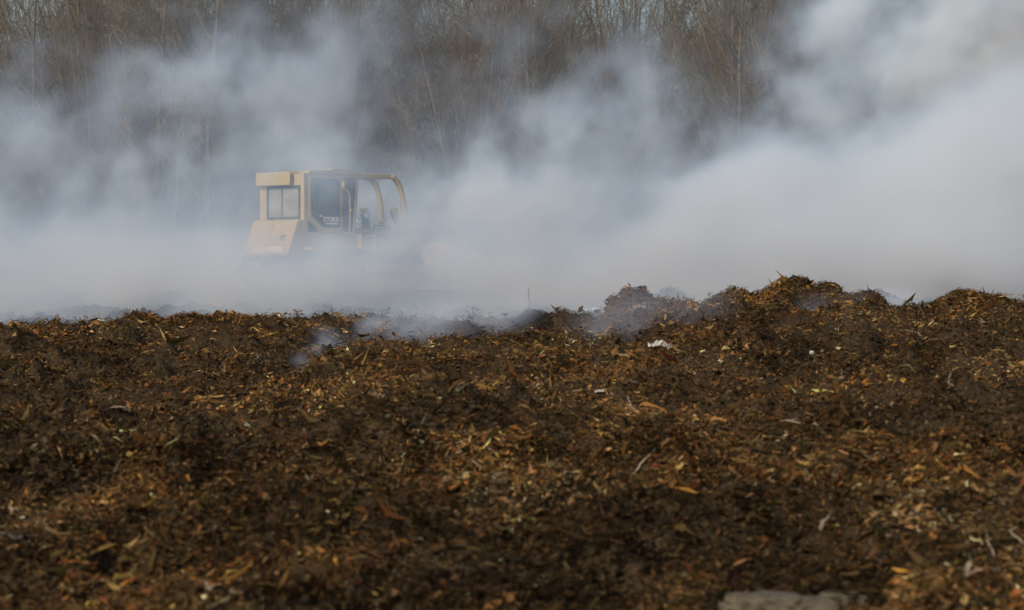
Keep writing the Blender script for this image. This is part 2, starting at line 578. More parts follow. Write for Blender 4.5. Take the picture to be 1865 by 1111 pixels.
heap([(1150, 528, 58, 85), (1225, 541, 110, 110), (1290, 549, 90, 90), (1118, 541, 26, 60)], 45, "brown heap with a steep left side beside the blue and white scrap", 201, depth=.8, n_leaf=6000)
heap([(1440, 510, 120, 110), (1345, 528, 75, 100), (1497, 513, 50, 75), (1575, 531, 110, 70)], 46.5, "largest and highest brown heap on the ridge with tan clods on its face", 202, depth=.6, n_leaf=14000)
heap([(1600, 533, 80, 95)], 52, "heap half hidden by the blue smoke drifting between two larger heaps", 203, n_leaf=5000)
heap([(1755, 533, 78, 110), (1830, 550, 90, 120)], 42, "rounded dark brown heap at the right with a thin twig jutting from its left", 204, depth=.7, n_leaf=9000)
heap([(968, 561, 40, 70), (1040, 567, 90, 90)], 43.5, "low brown heap with a tall bare twig standing on its top", 205, depth=.7, n_leaf=5000)
heap([(602, 559, 60, 65)], 60, "smoke veiled grey heap behind the ridge below the rear of the bulldozer", 206, n_leaf=3000)
heap([(912, 563, 48, 52)], 60, "smallest smoke veiled grey heap behind the low heap with the twig", 207, n_leaf=2500)
heap([(1220, 530, 55, 55)], 60, "smoke veiled grey heap peeping out behind the steep sided brown heap", 208, n_leaf=2500)
heap([(345, 570, 70, 60), (420, 576, 60, 90), (275, 577, 70, 60)], 41.5, "dark low heap on the left part of the ridge, topped with leaf scraps", 209, depth=.6, n_leaf=8000)
heap([(690, 582, 50, 90)], 42.5, "small brown heap beside the pale plank lying on the ridge", 210, n_leaf=3500)

# ------------------------------------------------------------------ twigs, scraps and stones lying on the litter
wood_pale = noise_mat("dry_pale_wood", [(.3, (.16, .12, .075)), (.7, (.31, .245, .165))], scale=12, rough=.8)
wood_dark = noise_mat("dark_wet_wood", [(.3, (.02, .014, .009)), (.7, (.06, .042, .028))], scale=12, rough=.8)
bark_brown = noise_mat("dry_brown_bark", [(.3, (.10, .07, .042)), (.7, (.22, .165, .11))], scale=14, rough=.85)
white_scrap = noise_mat("dirty_white_plastic", [(.3, (.40, .375, .30)), (.75, (.68, .65, .56))], scale=9, rough=.5)
grey_scrap = noise_mat("grey_paper", [(.3, (.085, .08, .066)), (.75, (.17, .16, .135))], scale=9, rough=.8)
blue_scrap = noise_mat("blue_white_plastic", [(.35, (.10, .22, .42)), (.55, (.55, .66, .78)), (.7, (.7, .72, .74))], scale=14, rough=.4)
stone_m = noise_mat("pale_dusty_stone", [(.3, (.045, .034, .02)), (.55, (.12, .095, .058)), (.8, (.22, .175, .115))], scale=11, rough=.9, bump=.8, bump_scale=30)


def stick(name, pix, r, mat, label, cat, lift=.03, dz=None, dd=None, group=None, base=None):
    """pix: points along the stick as pixels; each is laid on the ground unless dz gives heights above the first one's ground"""
    g = base or on_ground(*pix[0])
    pts = []
    for i, (u, v) in enumerate(pix):
        if dz is None:
            q = on_ground(u, v); pts.append(Vector((q[0], q[1], q[2] + lift)))
        else:
            d = g[1] + (dd[i] if dd else 0)
            pts.append(Vector(((u - 932.5) * d / FP, d, g[2] + dz[i])))
    o0 = pts[0].copy()
    mb = MB()
    fine = []
    rg = random.Random(int(pix[0][0]))
    for a, b in zip(pts, pts[1:]):
        for k in range(3):
            fine.append(a.lerp(b, k / 3) + Vector((rg.uniform(-1, 1), rg.uniform(-1, 1), rg.uniform(-1, 1))) * r * .8 - o0)
    fine.append(pts[-1] - o0)
    n = len(fine)
    mb.tube(fine, [r * (1.15 - .7 * i / n) for i in range(n)], 7)
    if len(fine) > 5:                                                        # a stub of a side shoot
        p = fine[n // 2]; d = (fine[n // 2 + 1] - p).normalized()
        mb.tube([p, p + (d + Vector((.4, .1, .6))) * r * 6], [r * .6, r * .3], 5)
    o = mb.build(name, mat)
    o.location = o0
    tag(o, label, cat, group)
    return o


def crumple(name, u, v, w, h, mat, label, cat, seed, lift=.03, d=None):
    """crumpled sheet scrap, w x h metres, folded and curled"""
    gx, gy, gz = on_ground(u, v)
    rg = np.random.default_rng(seed)
    n = 15
    a = np.linspace(-.5, .5, n)
    A, B = np.meshgrid(a, a)
    edge = 1 + (fbm2(A * 3 + seed, B * 3, 3, seed) - .5) * .9
    Xs = A * w * edge; Zs = (np.abs(fbm2(A * 4, B * 4, 3, seed + 1) * 2 - 1)) * h * 1.6 + (.5 - np.abs(A)) * h * .9
    Ys = B * w * .7 * edge
    q, c = grid_faces(n, n)
    V = np.stack([Xs, Ys, Zs], -1).reshape(-1, 3)
    me = np_mesh(name, V, q, c, smooth=False)
    o = link(name, me, mat)
    m = o.modifiers.new("thick", 'SOLIDIFY'); m.thickness = .004
    o.location = (gx, gy, gz + lift)
    o.rotation_euler = (0, R(rg.uniform(-12, 12)), R(rg.uniform(-30, 30)))
    tag(o, label, cat)
    return o


def rock(name, u, v, sx, sy, sz, mat, label, cat, seed, sink=.3):
    gx, gy, gz = on_ground(u, v)
    bm = bmesh.new()
    bmesh.ops.create_icosphere(bm, subdivisions=4, radius=1)
    co = np.array([v.co[:] for v in bm.verts])
    k = 1 + (fbm3(co[:, 0] * 1.4 + 9, co[:, 1] * 1.4 + 9, co[:, 2] * 1.4 + 9, 5, seed) - .5) * 1.5
    for v_, kk in zip(bm.verts, k):
        p = v_.co * kk
        v_.co = Vector((p.x * sx, p.y * sy, max(-.6, min(.92, p.z)) * sz))
    me = bpy.data.meshes.new(name); bm.to_mesh(me); bm.free()
    o = link(name, me, mat)
    o.location = (gx, gy, gz + sz * (1 - 2 * sink) * .5)
    tag(o, label, cat)
    return o


stick("standing_twig", [(966, 570), (965, 553), (962, 540), (963, 524)], .010, wood_pale, "tall thin bare twig standing upright on the low heap", "twig", dz=[-.06, .10, .22, .37], dd=[0, 0, .02, .02], base=at(968, 563, 43.4))
stick("broken_stake", [(1015, 572), (1015, 566), (1014, 560)], .03, wood_dark, "short dark broken stake poking up from the ridge right of the tall twig", "stake", dz=[-.06, .04, .11], base=at(1015, 571, 43.0))
stick("pale_plank", [(628, 598), (640, 592), (655, 586)], .022, wood_pale, "pale weathered stick leaning on the ridge above the drifting smoke", "stick", dz=[-.02, .04, .09], dd=[0, .1, .2], base=at(628, 597, 41.6))
stick("thin_post", [(635, 630), (635, 618), (636, 606)], .018, wood_dark, "thin dark post standing in the smoky hollow", "stake", dz=[-.03, .09, .2])
stick("jutting_twig", [(1696, 556), (1686, 555), (1678, 553)], .014, wood_dark, "dark twig jutting left from the rounded heap at the right", "twig", dz=[.02, .03, .045], base=at(1696, 556, 41.8))
crumple("crumpled_bag", 1201, 640, .23, .07, white_scrap, "crumpled white plastic bag lying on the brown slope", "plastic bag", 5, lift=.04)
crumple("plastic_scrap", 1079, 572, .26, .06, blue_scrap, "blue and white plastic scrap on the ridge by the steep heap", "plastic scrap", 8, lift=.06)
crumple("paper_scrap", 1090, 722, .09, .02, white_scrap, "small off-white paper scrap in the middle of the slope", "paper scrap", 12)
crumple("grey_rag", 1148, 702, .10, .02, grey_scrap, "grey scrap up the slope right of the off-white one", "rag", 14)
crumple("pale_leaf_heap", 1225, 690 - 50, .10, .03, wood_pale, "tan curled scrap just right of the white plastic bag", "scrap", 15)
crumple("grey_sheet", 30, 985, .26, .04, grey_scrap, "large dull grey sheet scrap at the lower left edge", "paper scrap", 17, lift=.0)
crumple("light_scrap", 218, 752, .17, .025, wood_pale, "pinkish tan scrap on the dark left slope", "scrap", 23)
crumple("tan_clod_leaf", 1500, 556, .30, .10, wood_pale, "pale tan clod on the face of the largest heap", "clod", 31, lift=.02)
crumple("bark_piece", 1165, 566, .20, .05, wood_pale, "tan bark piece on the lower face of the steep heap", "bark piece", 33)
crumple("bark_piece", 680, 735, .20, .05, bark_brown, "pale curved bark piece at mid slope below the orange leaves", "bark piece", 37)
rock("round_pebble", 1479, 645, .026, .026, .026, white_scrap, "small round white pebble on the slope below the largest heap", "pebble", 3, sink=.2)
rock("round_pebble", 1498, 643, .035, .035, .035, wood_pale, "small round tan pebble right of the white pebble", "pebble", 4, sink=.2)
rock("flat_stone", 1405, 1113, .27, .26, .085, stone_m, "large flat pale stone half buried at the bottom edge", "stone", 6, sink=.52)
rock("flat_stone", 1530, 1106, .15, .14, .06, stone_m, "smaller pale stone beside the large flat stone", "stone", 9, sink=.3)
TW = [
    ([(1143, 735), (1153, 752), (1170, 772)], .010, wood_pale, "pale crooked twig lying on the mid slope"),
    ([(1420, 787), (1440, 783), (1460, 784)], .008, wood_pale, "thin straight pale twig left of the orange leaf patch"),
    ([(1732, 690), (1728, 705), (1737, 720)], .010, wood_pale, "bent yellowish stem below the grey ashy scrap"),
    ([(1795, 965), (1800, 1000), (1812, 1030)], .009, wood_pale, "pale grass stem rising at the lower right edge"),
    ([(1810, 965), (1840, 990), (1865, 1015)], .011, wood_pale, "long pale stem slanting down to the right edge"),
    ([(1495, 985), (1505, 970), (1510, 958)], .012, wood_pale, "short split pale twig in the lower right litter"),
    ([(368, 1078), (380, 1092), (392, 1105)], .012, wood_pale, "pale stick at the bottom edge left of centre"),
    ([(500, 1052), (520, 1035), (530, 1020)], .008, wood_pale, "thin curved stem in the lower left litter"),
    ([(410, 848), (440, 830), (480, 822)], .009, wood_dark, "dark thin twig lying across the left slope"),
    ([(860, 850), (880, 870), (900, 885)], .008, wood_pale, "faint pale stem in the centre foreground"),
    ([(1155, 880), (1175, 862), (1190, 846)], .010, wood_pale, "pale twig slanting up right of the centre foreground"),
    ([(1680, 622), (1665, 612), (1650, 608)], .010, wood_pale, "short pale stick under the rounded heap"),
    ([(1340, 1020), (1370, 1015), (1405, 1012)], .010, wood_dark, "dark wet twig above the large flat stone"),
    ([(90, 605), (98, 590), (102, 580)], .008, wood_dark, "thin stem rising from the left end of the ridge"),
]
for px, r, m, lab in TW:
    stick("fallen_twig", px, r, m, lab, "twig", lift=.05, group="twigs lying in the leaf litter")
stick("ridge_stem", [(238, 583), (245, 572), (252, 562)], .008, wood_dark, "fine slanting stem against the smoke on the left ridge", "twig", dz=[0, .09, .18])

# ------------------------------------------------------------------ bulldozer
def yellow_paint():
    m, n, l, p = new_mat("dusty_yellow_paint")
    tc = n.new("ShaderNodeTexCoord")
    t = n.new("ShaderNodeTexNoise"); t.inputs["Scale"].default_value = 2.2; t.inputs["Detail"].default_value = 8; t.inputs["Roughness"].default_value = .7
    r = n.new("ShaderNodeValToRGB"); e = r.color_ramp.elements
    e[0].position, e[0].color = .35, (.39, .30, .13, 1)
    e[1].position, e[1].color = .72, (.33, .275, .17, 1)
    l.new(tc.outputs["Object"], t.inputs["Vector"]); l.new(t.outputs["Fac"], r.inputs["Fac"]); l.new(r.outputs[0], p.inputs["Base Color"])
    p.inputs["Roughness"].default_value = .55
    return m


YEL = yellow_paint()
DARK = noise_mat("dark_steel", [(.3, (.02, .02, .022)), (.7, (.06, .055, .05))], scale=5, rough=.6, metal=.3)
STEEL = noise_mat("worn_track_steel", [(.3, (.05, .04, .03)), (.7, (.16, .13, .10))], scale=6, rough=.6, metal=.4)
CHROME = noise_mat("bright_steel", [(.3, (.55, .55, .56)), (.7, (.75, .75, .76))], scale=6, rough=.25, metal=.9)
RUBBER = noise_mat("black_rubber", [(.3, (.03, .03, .03)), (.7, (.07, .07, .068))], scale=8, rough=.8)
WHITE = noise_mat("white_lettering", [(.3, (.72, .72, .70)), (.7, (.82, .82, .80))], scale=8, rough=.5)
SEATM = noise_mat("black_seat_vinyl", [(.3, (.015, .015, .016)), (.7, (.04, .04, .04))], scale=8, rough=.6)


def glass_mat():
    m, n, l, p = new_mat("tinted_window_glass")
    n.remove(p)
    out = n["Material Output"]
    g = n.new("ShaderNodeBsdfGlossy"); g.inputs["Roughness"].default_value = .05
    t = n.new("ShaderNodeBsdfTransparent"); t.inputs["Color"].default_value = (.62, .69, .73, 1)
    mix = n.new("ShaderNodeMixShader"); fr = n.new("ShaderNodeFresnel"); fr.inputs["IOR"].default_value = 1.5
    l.new(fr.outputs[0], mix.inputs[0]); l.new(t.outputs[0], mix.inputs[1]); l.new(g.outputs[0], mix.inputs[2]); l.new(mix.outputs[0], out.inputs["Surface"])
    return m


GLASS = glass_mat()


def brightened_glass():
    m = glass_mat(); m.name = "brightened_rear_glass"
    n, l = m.node_tree.nodes, m.node_tree.links
    out = n["Material Output"]; src = out.inputs["Surface"].links[0].from_socket
    d = n.new("ShaderNodeBsdfDiffuse"); d.inputs["Color"].default_value = (.42, .41, .38, 1)  # pale grey layer painted in for bright smoke and sky in the window
    t = n.new("ShaderNodeTexNoise"); t.inputs["Scale"].default_value = 4.0; t.inputs["Detail"].default_value = 6
    mr = n.new("ShaderNodeMapRange"); mr.inputs["To Min"].default_value = .25; mr.inputs["To Max"].default_value = .75
    mix = n.new("ShaderNodeMixShader")
    l.new(t.outputs["Fac"], mr.inputs["Value"]); l.new(mr.outputs[0], mix.inputs[0]); l.new(src, mix.inputs[1]); l.new(d.outputs[0], mix.inputs[2]); l.new(mix.outputs[0], out.inputs["Surface"])
    return m


BRIGHT_GLASS = brightened_glass()


def lettering(name, text, size, mat, parent, M, depth=.006):
    cu = bpy.data.curves.new(name, 'FONT')
    cu.body = text; cu.size = size; cu.align_x = 'CENTER'; cu.align_y = 'CENTER'; cu.extrude = depth; cu.offset = size * .02
    tmp = bpy.data.objects.new(name + "_tmp", cu)
    COL.objects.link(tmp)
    dg = bpy.context.evaluated_depsgraph_get()
    me = bpy.data.meshes.new_from_object(tmp.evaluated_get(dg))
    COL.objects.unlink(tmp); bpy.data.objects.remove(tmp)
    me.name = name
    me.materials.clear()
    me.transform(M)
    return link(name, me, mat, parent)


def bulldozer():
    gz = float(height(np.array([-5.5]), np.array([70.0]))[0])
    top = empty("bulldozer", (-5.5, 70.0, 1.33), R(45))
    tag(top, "dusty yellow bulldozer seen from behind, half sunk in thick smoke below the wood", "bulldozer")
    # ---- undercarriage
    for s in (-1, 1):
        yc = s * .98; w = .30
        x0, x1, r = -.85, 2.75, .46
        path = []
        for k in range(13): a = math.pi / 2 + math.pi * k / 12; path.append((x0 + r * math.cos(a), r + .02 + r * math.sin(a)))
        for k in range(13): a = -math.pi / 2 + math.pi * k / 12; path.append((x1 + r * .9 * math.cos(a), r + .02 + r * math.sin(a) * (.97)))
        inner = []
        for k in range(13): a = math.pi / 2 + math.pi * k / 12; inner.append((x0 + (r - .07) * math.cos(a), r + .02 + (r - .07) * math.sin(a)))
        for k in range(13): a = -math.pi / 2 + math.pi * k / 12; inner.append((x1 + (r * .9 - .07) * math.cos(a), r + .02 + (r - .07) * math.sin(a)))
        mb = MB().ring_prism(path, inner, 'y', yc - w, yc + w)
        # grouser bars on every shoe
        L = [0.0]
        P = path + [path[0]]
        for a, b in zip(P, P[1:]): L.append(L[-1] + math.dist(a, b))
        nsh = 42
        for k in range(nsh):
            t = L[-1] * k / nsh
            i = max(j for j in range(len(L) - 1) if L[j] <= t + 1e-9)
            seg = L[i + 1] - L[i]
            f = (t - L[i]) / seg if seg > 1e-6 else 0
            px = P[i][0] + (P[i + 1][0] - P[i][0]) * f; pz = P[i][1] + (P[i + 1][1] - P[i][1]) * f
            ang = math.atan2(P[i + 1][1] - P[i][1], P[i + 1][0] - P[i][0])
            rot = Matrix.Rotation(-ang, 3, 'Y')
            nx_, nz_ = math.sin(ang), -math.cos(ang)
            mb.box((px + nx_ * .02 - .012, yc - w + .004, pz + nz_ * .02 - .035), (px + nx_ * .02 + .012, yc + w - .004, pz + nz_ * .02 + .035), rot=rot)
        tr = mb.build("track", STEEL, top)
        def wheel(nm, x, rad, wd):
            m = MB()
            prof = [(rad * math.cos(2 * math.pi * k / 24), rad * math.sin(2 * math.pi * k / 24)) for k in range(24)]
            m.prism([(x + a, r + .02 + b) for a, b in prof], 'y', yc - wd, yc + wd)
            m.prism([(x + a * .45, r + .02 + b * .45) for a, b in prof], 'y', yc - wd - .06, yc + wd + .06)
            return m.build(nm, YEL, tr)
        wheel("sprocket", x0, .37, .10)
        wheel("idler", x1, .33, .10)
        MB().prism(rounded([(x0 + .45, .25), (x1 - .42, .25), (x1 - .42, .60), (x0 + .45, .70)], .08), 'y', yc - .17, yc + .17).build("track_frame", YEL, tr)
        m = MB()
        for k in range(6):
            x = x0 + .35 + k * (x1 - x0 - .7) / 5
            m.tube([(x, yc - .2, .19), (x, yc + .2, .19)], .10, 14)
        m.build("roller", STEEL, tr)
    # ---- hull, tank, hood
    MB().box((-.95, -.62, .45), (2.9, .62, 1.05), .05).build("main_frame", DARK, top)
    tank = MB().prism([(-1.0, 1.84), (-.86, 1.84), (-.86, .86), (-1.43, .86), (-1.46, .93), (-1.12, 1.80)], 'y', -.90, .93).build("fuel_tank", YEL, top)
    bmod = tank.modifiers.new("edge", 'BEVEL'); bmod.width = .035; bmod.segments = 3
    # slant of the rear face
    dx, dz = (-1.12 + 1.46), (1.80 - .93)
    a = math.atan2(dx, dz)

    def rear_point(y, z, off=.004):
        x = -1.46 + (z - .93) * dx / dz
        return Vector((x - off * math.cos(a), y, z + off * math.sin(a)))
    # on the rear face: text x axis runs to -Y (to the right for someone behind), text y axis up along the slant
    ex = Vector((0, -1, 0)); ey = Vector((math.sin(a), 0, math.cos(a))); ez = ex.cross(ey)
    M = Matrix((ex, ey, ez)).transposed().to_4x4(); M.translation = rear_point(-.02, 1.03)
    lettering("lettering", "JOHN DEERE", .215, WHITE, tank, M)
    m = MB()
    for (y, z0, z1) in ((.02, 1.0, 1.78),):
        m.tube([rear_point(y, z0, -.003), rear_point(y, z1, -.003)], .009, 6)
    m.build("seam", DARK, tank)
    m = MB()
    m.tube([rear_point(-.62, 1.40, 0), rear_point(-.62, 1.40, .05), rear_point(-.60, 1.28, .05), rear_point(-.52, 1.28, .05), rear_point(-.50, 1.40, .05), rear_point(-.50, 1.40, 0)], .012, 7)
    m.build("handle", DARK, tank)
    m = MB()
    p = Vector((-.93, .45, 1.84)); m.tube([p, p + Vector((0, 0, .07))], .075, 16)
    m.build("filler_cap", DARK, tank)
    MB().box((-1.75, -.10, .45), (-.96, .10, .66), .03).prism([(-1.75 - .0, -.16), (-1.55, -.16), (-1.55, .16), (-1.75, .16)], 'z', .40, .71).build("drawbar", YEL, top)

    hood = MB().prism(rounded([(-.52, 1.0), (-.52, 1.56), (-.44, 1.64), (.44, 1.64), (.52, 1.56), (.52, 1.0)], .04, 3), 'x', .96, 3.18).build("engine_hood", YEL, top)
    for s in (-1, 1):
        for k in range(2):
            m = MB()
            x = 1.12 + k * .82
            m.ring_prism(rounded([(x, 1.08), (x + .70, 1.08), (x + .70, 1.48), (x, 1.48)], .04, 3), rounded([(x + .03, 1.11), (x + .67, 1.11), (x + .67, 1.45), (x + .03, 1.45)], .03, 3), 'y', s * .515, s * .535)
            for j in range(7):
                z = 1.15 + j * .044
                m.box((x + .05, s * .527 - .006, z), (x + .65, s * .527 + .006, z + .02))
            m.build("side_grille", DARK, hood)
    m = MB().box((3.185, -.50, .95), (3.26, .50, 1.62), .03)
    m.build("radiator_guard", YEL, hood)
    m = MB()
    for j in range(9): m.box((3.262, -.42, 1.03 + j * .06), (3.275, .42, 1.05 + j * .06))
    m.build("front_grille", DARK, hood)
    # fenders over the tracks
    for s in (-1, 1):
        MB().prism([(-.9, 1.02), (1.6, 1.02), (1.6, 1.07), (.9, 1.10), (-.9, 1.10)], 'y', s * .63, s * 1.26).build("fender", YEL, top)
        MB().box((.98, s * .64, 1.08), (1.5, s * 1.05, 1.42), .04).build("tool_box", YEL, top)
    # ---- exhaust and pre-cleaner
    m = MB()
    cx, cy = 1.80, -.32
    m.tube([(cx, cy, 1.6), (cx, cy, 1.88)], .10, 16)
    pc = m.build("air_intake", DARK, top)
    m = MB()
    m.tube([(cx, cy, 1.88), (cx, cy, 1.90), (cx, cy, 2.02), (cx, cy, 2.05)], [.12, .145, .145, .11], 20)
    m.build("intake_cap", CHROME, pc)
    m = MB(); m.tube([(1.5, .22, 1.6), (1.5, .22, 1.95), (1.46, .22, 2.02)], .05, 14)
    m.build("exhaust_pipe", DARK, top)
    m = MB(); m.tube([(1.95, -.5, 1.72), (2.55, -.5, 1.69)], .016, 8).tube([(1.95, -.5, 1.62), (1.95, -.5, 1.72)], .014, 6).tube([(2.55, -.5, 1.62), (2.55, -.5, 1.69)], .014, 6)
    m.build("hood_rail", DARK, top)
    # ---- cab
    x0, x1, y0, y1, zb, zt = -.90, .98, -.91, .91, 1.11, 3.06
    m = MB()
    m.box((x0, y0 + .002, zb), (x1, y1, 1.50), .02)                                   # lower body
    for (px_, w_) in ((x0, .17),):
        m.box((px_, y0, 1.495), (px_ + .16, y0 + .15, zt), .015)                      # rear right post
        m.box((px_, y1 - .15, 1.495), (px_ + .12, y1, zt), .015)                      # rear left post
    m.box((x0 + .004, y0 + .15, 1.495), (x0 + .07, y1 - .15, 1.845), .01)             # rear panel below the window
    m.box((x0 + .004, y0 + .15, 2.735), (x0 + .07, y1 - .15, zt - .01), .01)
    m.box((x0 + .006, .63, 1.84), (x0 + .07, y1 - .15, 2.74), .01)
    m.prism([(.40, 1.49), (.47, 1.49), (.47, zt), (.40, zt)], 'y', y0 + .003, y0 + .08)      # door post
    m.prism([(.40, 1.49), (.47, 1.49), (.47, zt), (.40, zt)], 'y', y1 - .08, y1 - .003)
    m.box((x0 + .16, y0 + .004, 2.99), (.40, y0 + .09, zt), .008)
    m.box((x0 + .12, y1 - .09, 2.99), (1.0, y1 - .004, zt), .008)
    m.prism([(.85, 1.49), (.93, 1.49), (1.06, zt), (.98, zt)], 'y', y0 + .02, y0 + .10)       # front posts, leaning forward
    m.prism([(.85, 1.49), (.93, 1.49), (1.06, zt), (.98, zt)], 'y', y1 - .10, y1 - .02)
    m.box((.47, y0 + .006, 2.99), (1.0, y0 + .09, zt), .008)
    cab = m.build("cab", YEL, top)
    fl = MB().box((-.6, -.3, 1.50), (-.05, .3, 1.86), .05).box((-.68, -.28, 1.82), (-.50, .28, 2.55), .06).build("driver_seat", SEATM, cab)
    MB().box((.3, -.6, 1.5), (.75, .6, 2.05), .05).build("dashboard", DARK, cab)
    # rear window: gasket, glass, divider
    wy0, wy1, wz0, wz1 = -.76, .62, 1.85, 2.73
    out = rounded([(wy0, wz0), (wy1, wz0), (wy1, wz1), (wy0, wz1)], .09)
    inn = rounded([(wy0 + .06, wz0 + .06), (wy1 - .06, wz0 + .06), (wy1 - .06, wz1 - .06), (wy0 + .06, wz1 - .06)], .07)
    rw = MB().prism(inn, 'x', x0 + .02, x0 + .028).build("rear_window", BRIGHT_GLASS, cab)
    MB().ring_prism(out, inn, 'x', x0 - .012, x0 + .05).box((x0 + .0, -.015, wz0 + .05), (x0 + .04, .015, wz1 - .05)).build("gasket", RUBBER, rw)
    # door on the right side
    dout = rounded([(-.735, 3.0), (.395, 3.0), (.395, 1.50), (-.34, 1.50), (-.735, 1.80)], .10)
    din = rounded([(-.67, 2.93), (.335, 2.93), (.335, 1.63), (-.24, 1.63), (-.67, 1.96)], .11)
    door = MB().ring_prism(dout, din, 'y', y0 - .03, y0 + .03).build("door", YEL, cab)
    MB().prism(din, 'y', y0 - .006, y0 + .002).build("door_glass", GLASS, door)
    gin = [(p_[0] * .96 - .007, 2.28 + (p_[1] - 2.28) * .965) for p_ in din]
    MB().ring_prism(din, gin, 'y', y0 - .034, y0 - .008).build("door_gasket", RUBBER, door)
    m = MB(); m.tube([(-.62, y0 + .01, 2.30), (.30, y0 + .01, 2.30)], .010, 6); m.build("window_rail", DARK, door)
    MS = Matrix(((1, 0, 0), (0, 0, -1), (0, 1, 0))).to_4x4(); MS.translation = Vector((.06, y0 - .014, 1.84))
    lettering("lettering", "STOKES", .17, WHITE, door, MS, .003)
    m = MB()
    for k in range(9): m.box((-.16 + k * .05, y0 - .017, 1.715), (-.16 + k * .05 + .036, y0 - .013, 1.755))
    m.build("sticker", WHITE, door)
    m = MB()
    m.prism([(-.40, 1.93), (-.34, 1.96), (-.25, 1.92), (-.29, 1.90), (-.35, 1.925)], 'y', y0 - .017, y0 - .013)
    m.build("sticker", WHITE, door)
    m = MB(); m.tube([(.37, y0 - .03, 1.95), (.37, y0 - .07, 1.95), (.37, y0 - .07, 2.12), (.37, y0 - .03, 2.12)], .012, 7); m.build("door_handle", DARK, door)
    # grab rail and lamp beside the door
    m = MB(); m.tube([(.43, y0 - .01, 2.66), (.50, y0 - .08, 2.66), (.58, y0 - .10, 2.60), (.62, y0 - .10, 2.48), (.63, y0 - .10, 2.2), (.63, y0 - .10, 1.62), (.60, y0 - .09, 1.50), (.50, y0 - .01, 1.49)], .017, 8)
    m.tube([(.63, y0 - .10, 2.08), (.66, y0 - .13, 2.12)], .03, 8)
    m.build("grab_rail", YEL, cab)
    m = MB().box((.40, y0 - .12, 2.70), (.50, y0 - .012, 2.86), .015); lam = m.build("work_lamp", YEL, cab)
    MB().box((.425, y0 - .127, 2.73), (.475, y0 - .119, 2.83), .003).build("lens", GLASS, lam)
    # dark quarter window and windscreen
    MB().prism([(.475, 1.52), (.855, 1.52), (.985, 2.98), (.475, 2.98)], 'y', y0 + .045, y0 + .052).build("quarter_window", GLASS, cab)
    MB().prism([(.475, 1.52), (.855, 1.52), (.985, 2.98), (.475, 2.98)], 'y', y1 - .052, y1 - .045).build("quarter_window", GLASS, cab)
    MB().prism([(-.74, 1.55), (.40, 1.55), (.40, 2.98), (-.74, 2.98)], 'y', y1 - .052, y1 - .045).build("side_window", GLASS, cab)
    MB().prism([(.905, 1.62), (.91, 1.62), (1.03, 3.0), (1.025, 3.0)], 'y', y0 + .11, y1 - .11).build("windscreen", GLASS, cab)
    m = MB().tube([(.98, y0 + .04, 1.86), (1.14, y0 + .0, 1.64)], .022, 8); m.build("mirror_bracket", CHROME, cab)
    # roof
    roof = MB().prism([(-.72, 3.065), (1.06, 3.065), (1.06, 3.12), (.80, 3.15), (-.50, 3.15), (-.72, 3.12)], 'y', y0 - .03, y1 + .03).build("roof", YEL, top)
    MB().prism([(.10, 3.152), (.95, 3.152), (.90, 3.20), (.16, 3.20)], 'y', y0 + .05, -.1).build("roof_hatch", YEL, roof)
    ac = MB().box((-1.06, -.50, 2.74), (-.74, .90, 3.10), .03).build("air_conditioner", YEL, top)
    m = MB()
    for k in range(6): m.box((-1.02, -.503 - .004, 2.80 + k * .04), (-.80, -.499, 2.815 + k * .04))
    m.build("vent", DARK, ac)
    # ---- roll bar with limb risers sweeping down to the hood
    bars = MB()
    for s in (-1, 1):
        bars.box((1.06, s * .47 - .06, 3.0), (2.62, s * .47 + .06, 3.13), .02)
    bars.box((1.0, -.53, 3.02), (1.10, .53, 3.11), .01)
    rb = bars.build("roll_bar", YEL, top)
    for s in (-1, 1):
        pts = [(2.56, s * .47, 3.065)]
        for k in range(1, 12):
            t = k / 11
            a_ = t * math.pi / 2 * .93
            pts.append((2.60 + .55 * math.sin(a_) * (1 - .06 * t), s * .47, 3.065 - 1.30 * (1 - math.cos(a_))))
        pts.append((3.20, s * .47, 1.60))
        m = MB().tube(pts, .075, 14)
        p = Vector(pts[-2]) ; m.tube([(p.x - .005, p.y, p.z + .02), (p.x + .01, p.y, p.z - .07)], .10, 14)
        m.build("limb_riser", YEL, top)
    m = MB()
    ring = [(1.30 + .0, -.47 + .055 * math.cos(t_), 2.90 + .055 * math.sin(t_)) for t_ in [2 * math.pi * k / 14 for k in range(15)]]
    m.tube([(p_[0] + (p_[1] + .47), p_[1], p_[2]) for p_ in ring], .014, 7).box((1.29, -.48, 2.94), (1.31, -.46, 3.01))
    m.build("lifting_eye", YEL, top)
    # ---- blade, push frame and lift cylinders
    for s in (-1, 1):
        b0 = Vector((2.58, s * .62, 2.14)); b1 = Vector((3.02, s * .66, 1.05)); b2 = Vector((3.30, s * .70, .62))
        cyl = MB().tube([b0, b0.lerp(b1, .04), b1], [.095, .075, .075], 14).tube([b0 + Vector((-.09, 0, .02)), b0 + Vector((.09, 0, .02))], .06, 10).build("lift_cylinder", YEL, top)
        MB().tube([b1, b2], .035, 10).build("rod", CHROME, cyl)
        m = MB(); q0 = b0 + Vector((-.11, -.02 * s, -.06)); m.tube([q0, b1 + Vector((-.11, 0, .2)), b1 + Vector((-.16, 0, -.3))], .025, 8); m.build("hose", RUBBER, cyl)
        MB().box((.9, s * 1.36 - .07, .42), (3.65, s * 1.36 + .07, .66), .03).build("push_arm", YEL, top)
    prof_o, prof_i = [], []
    for k in range(9):
        t = -1 + 2 * k / 8
        prof_o.append((3.70 + .20 * t * t, .68 + .58 * t)); prof_i.append((3.62 + .18 * t * t, .68 + .58 * t))
    bl = MB().prism(prof_o + prof_i[::-1], 'y', -1.6, 1.6).build("blade", YEL, top)
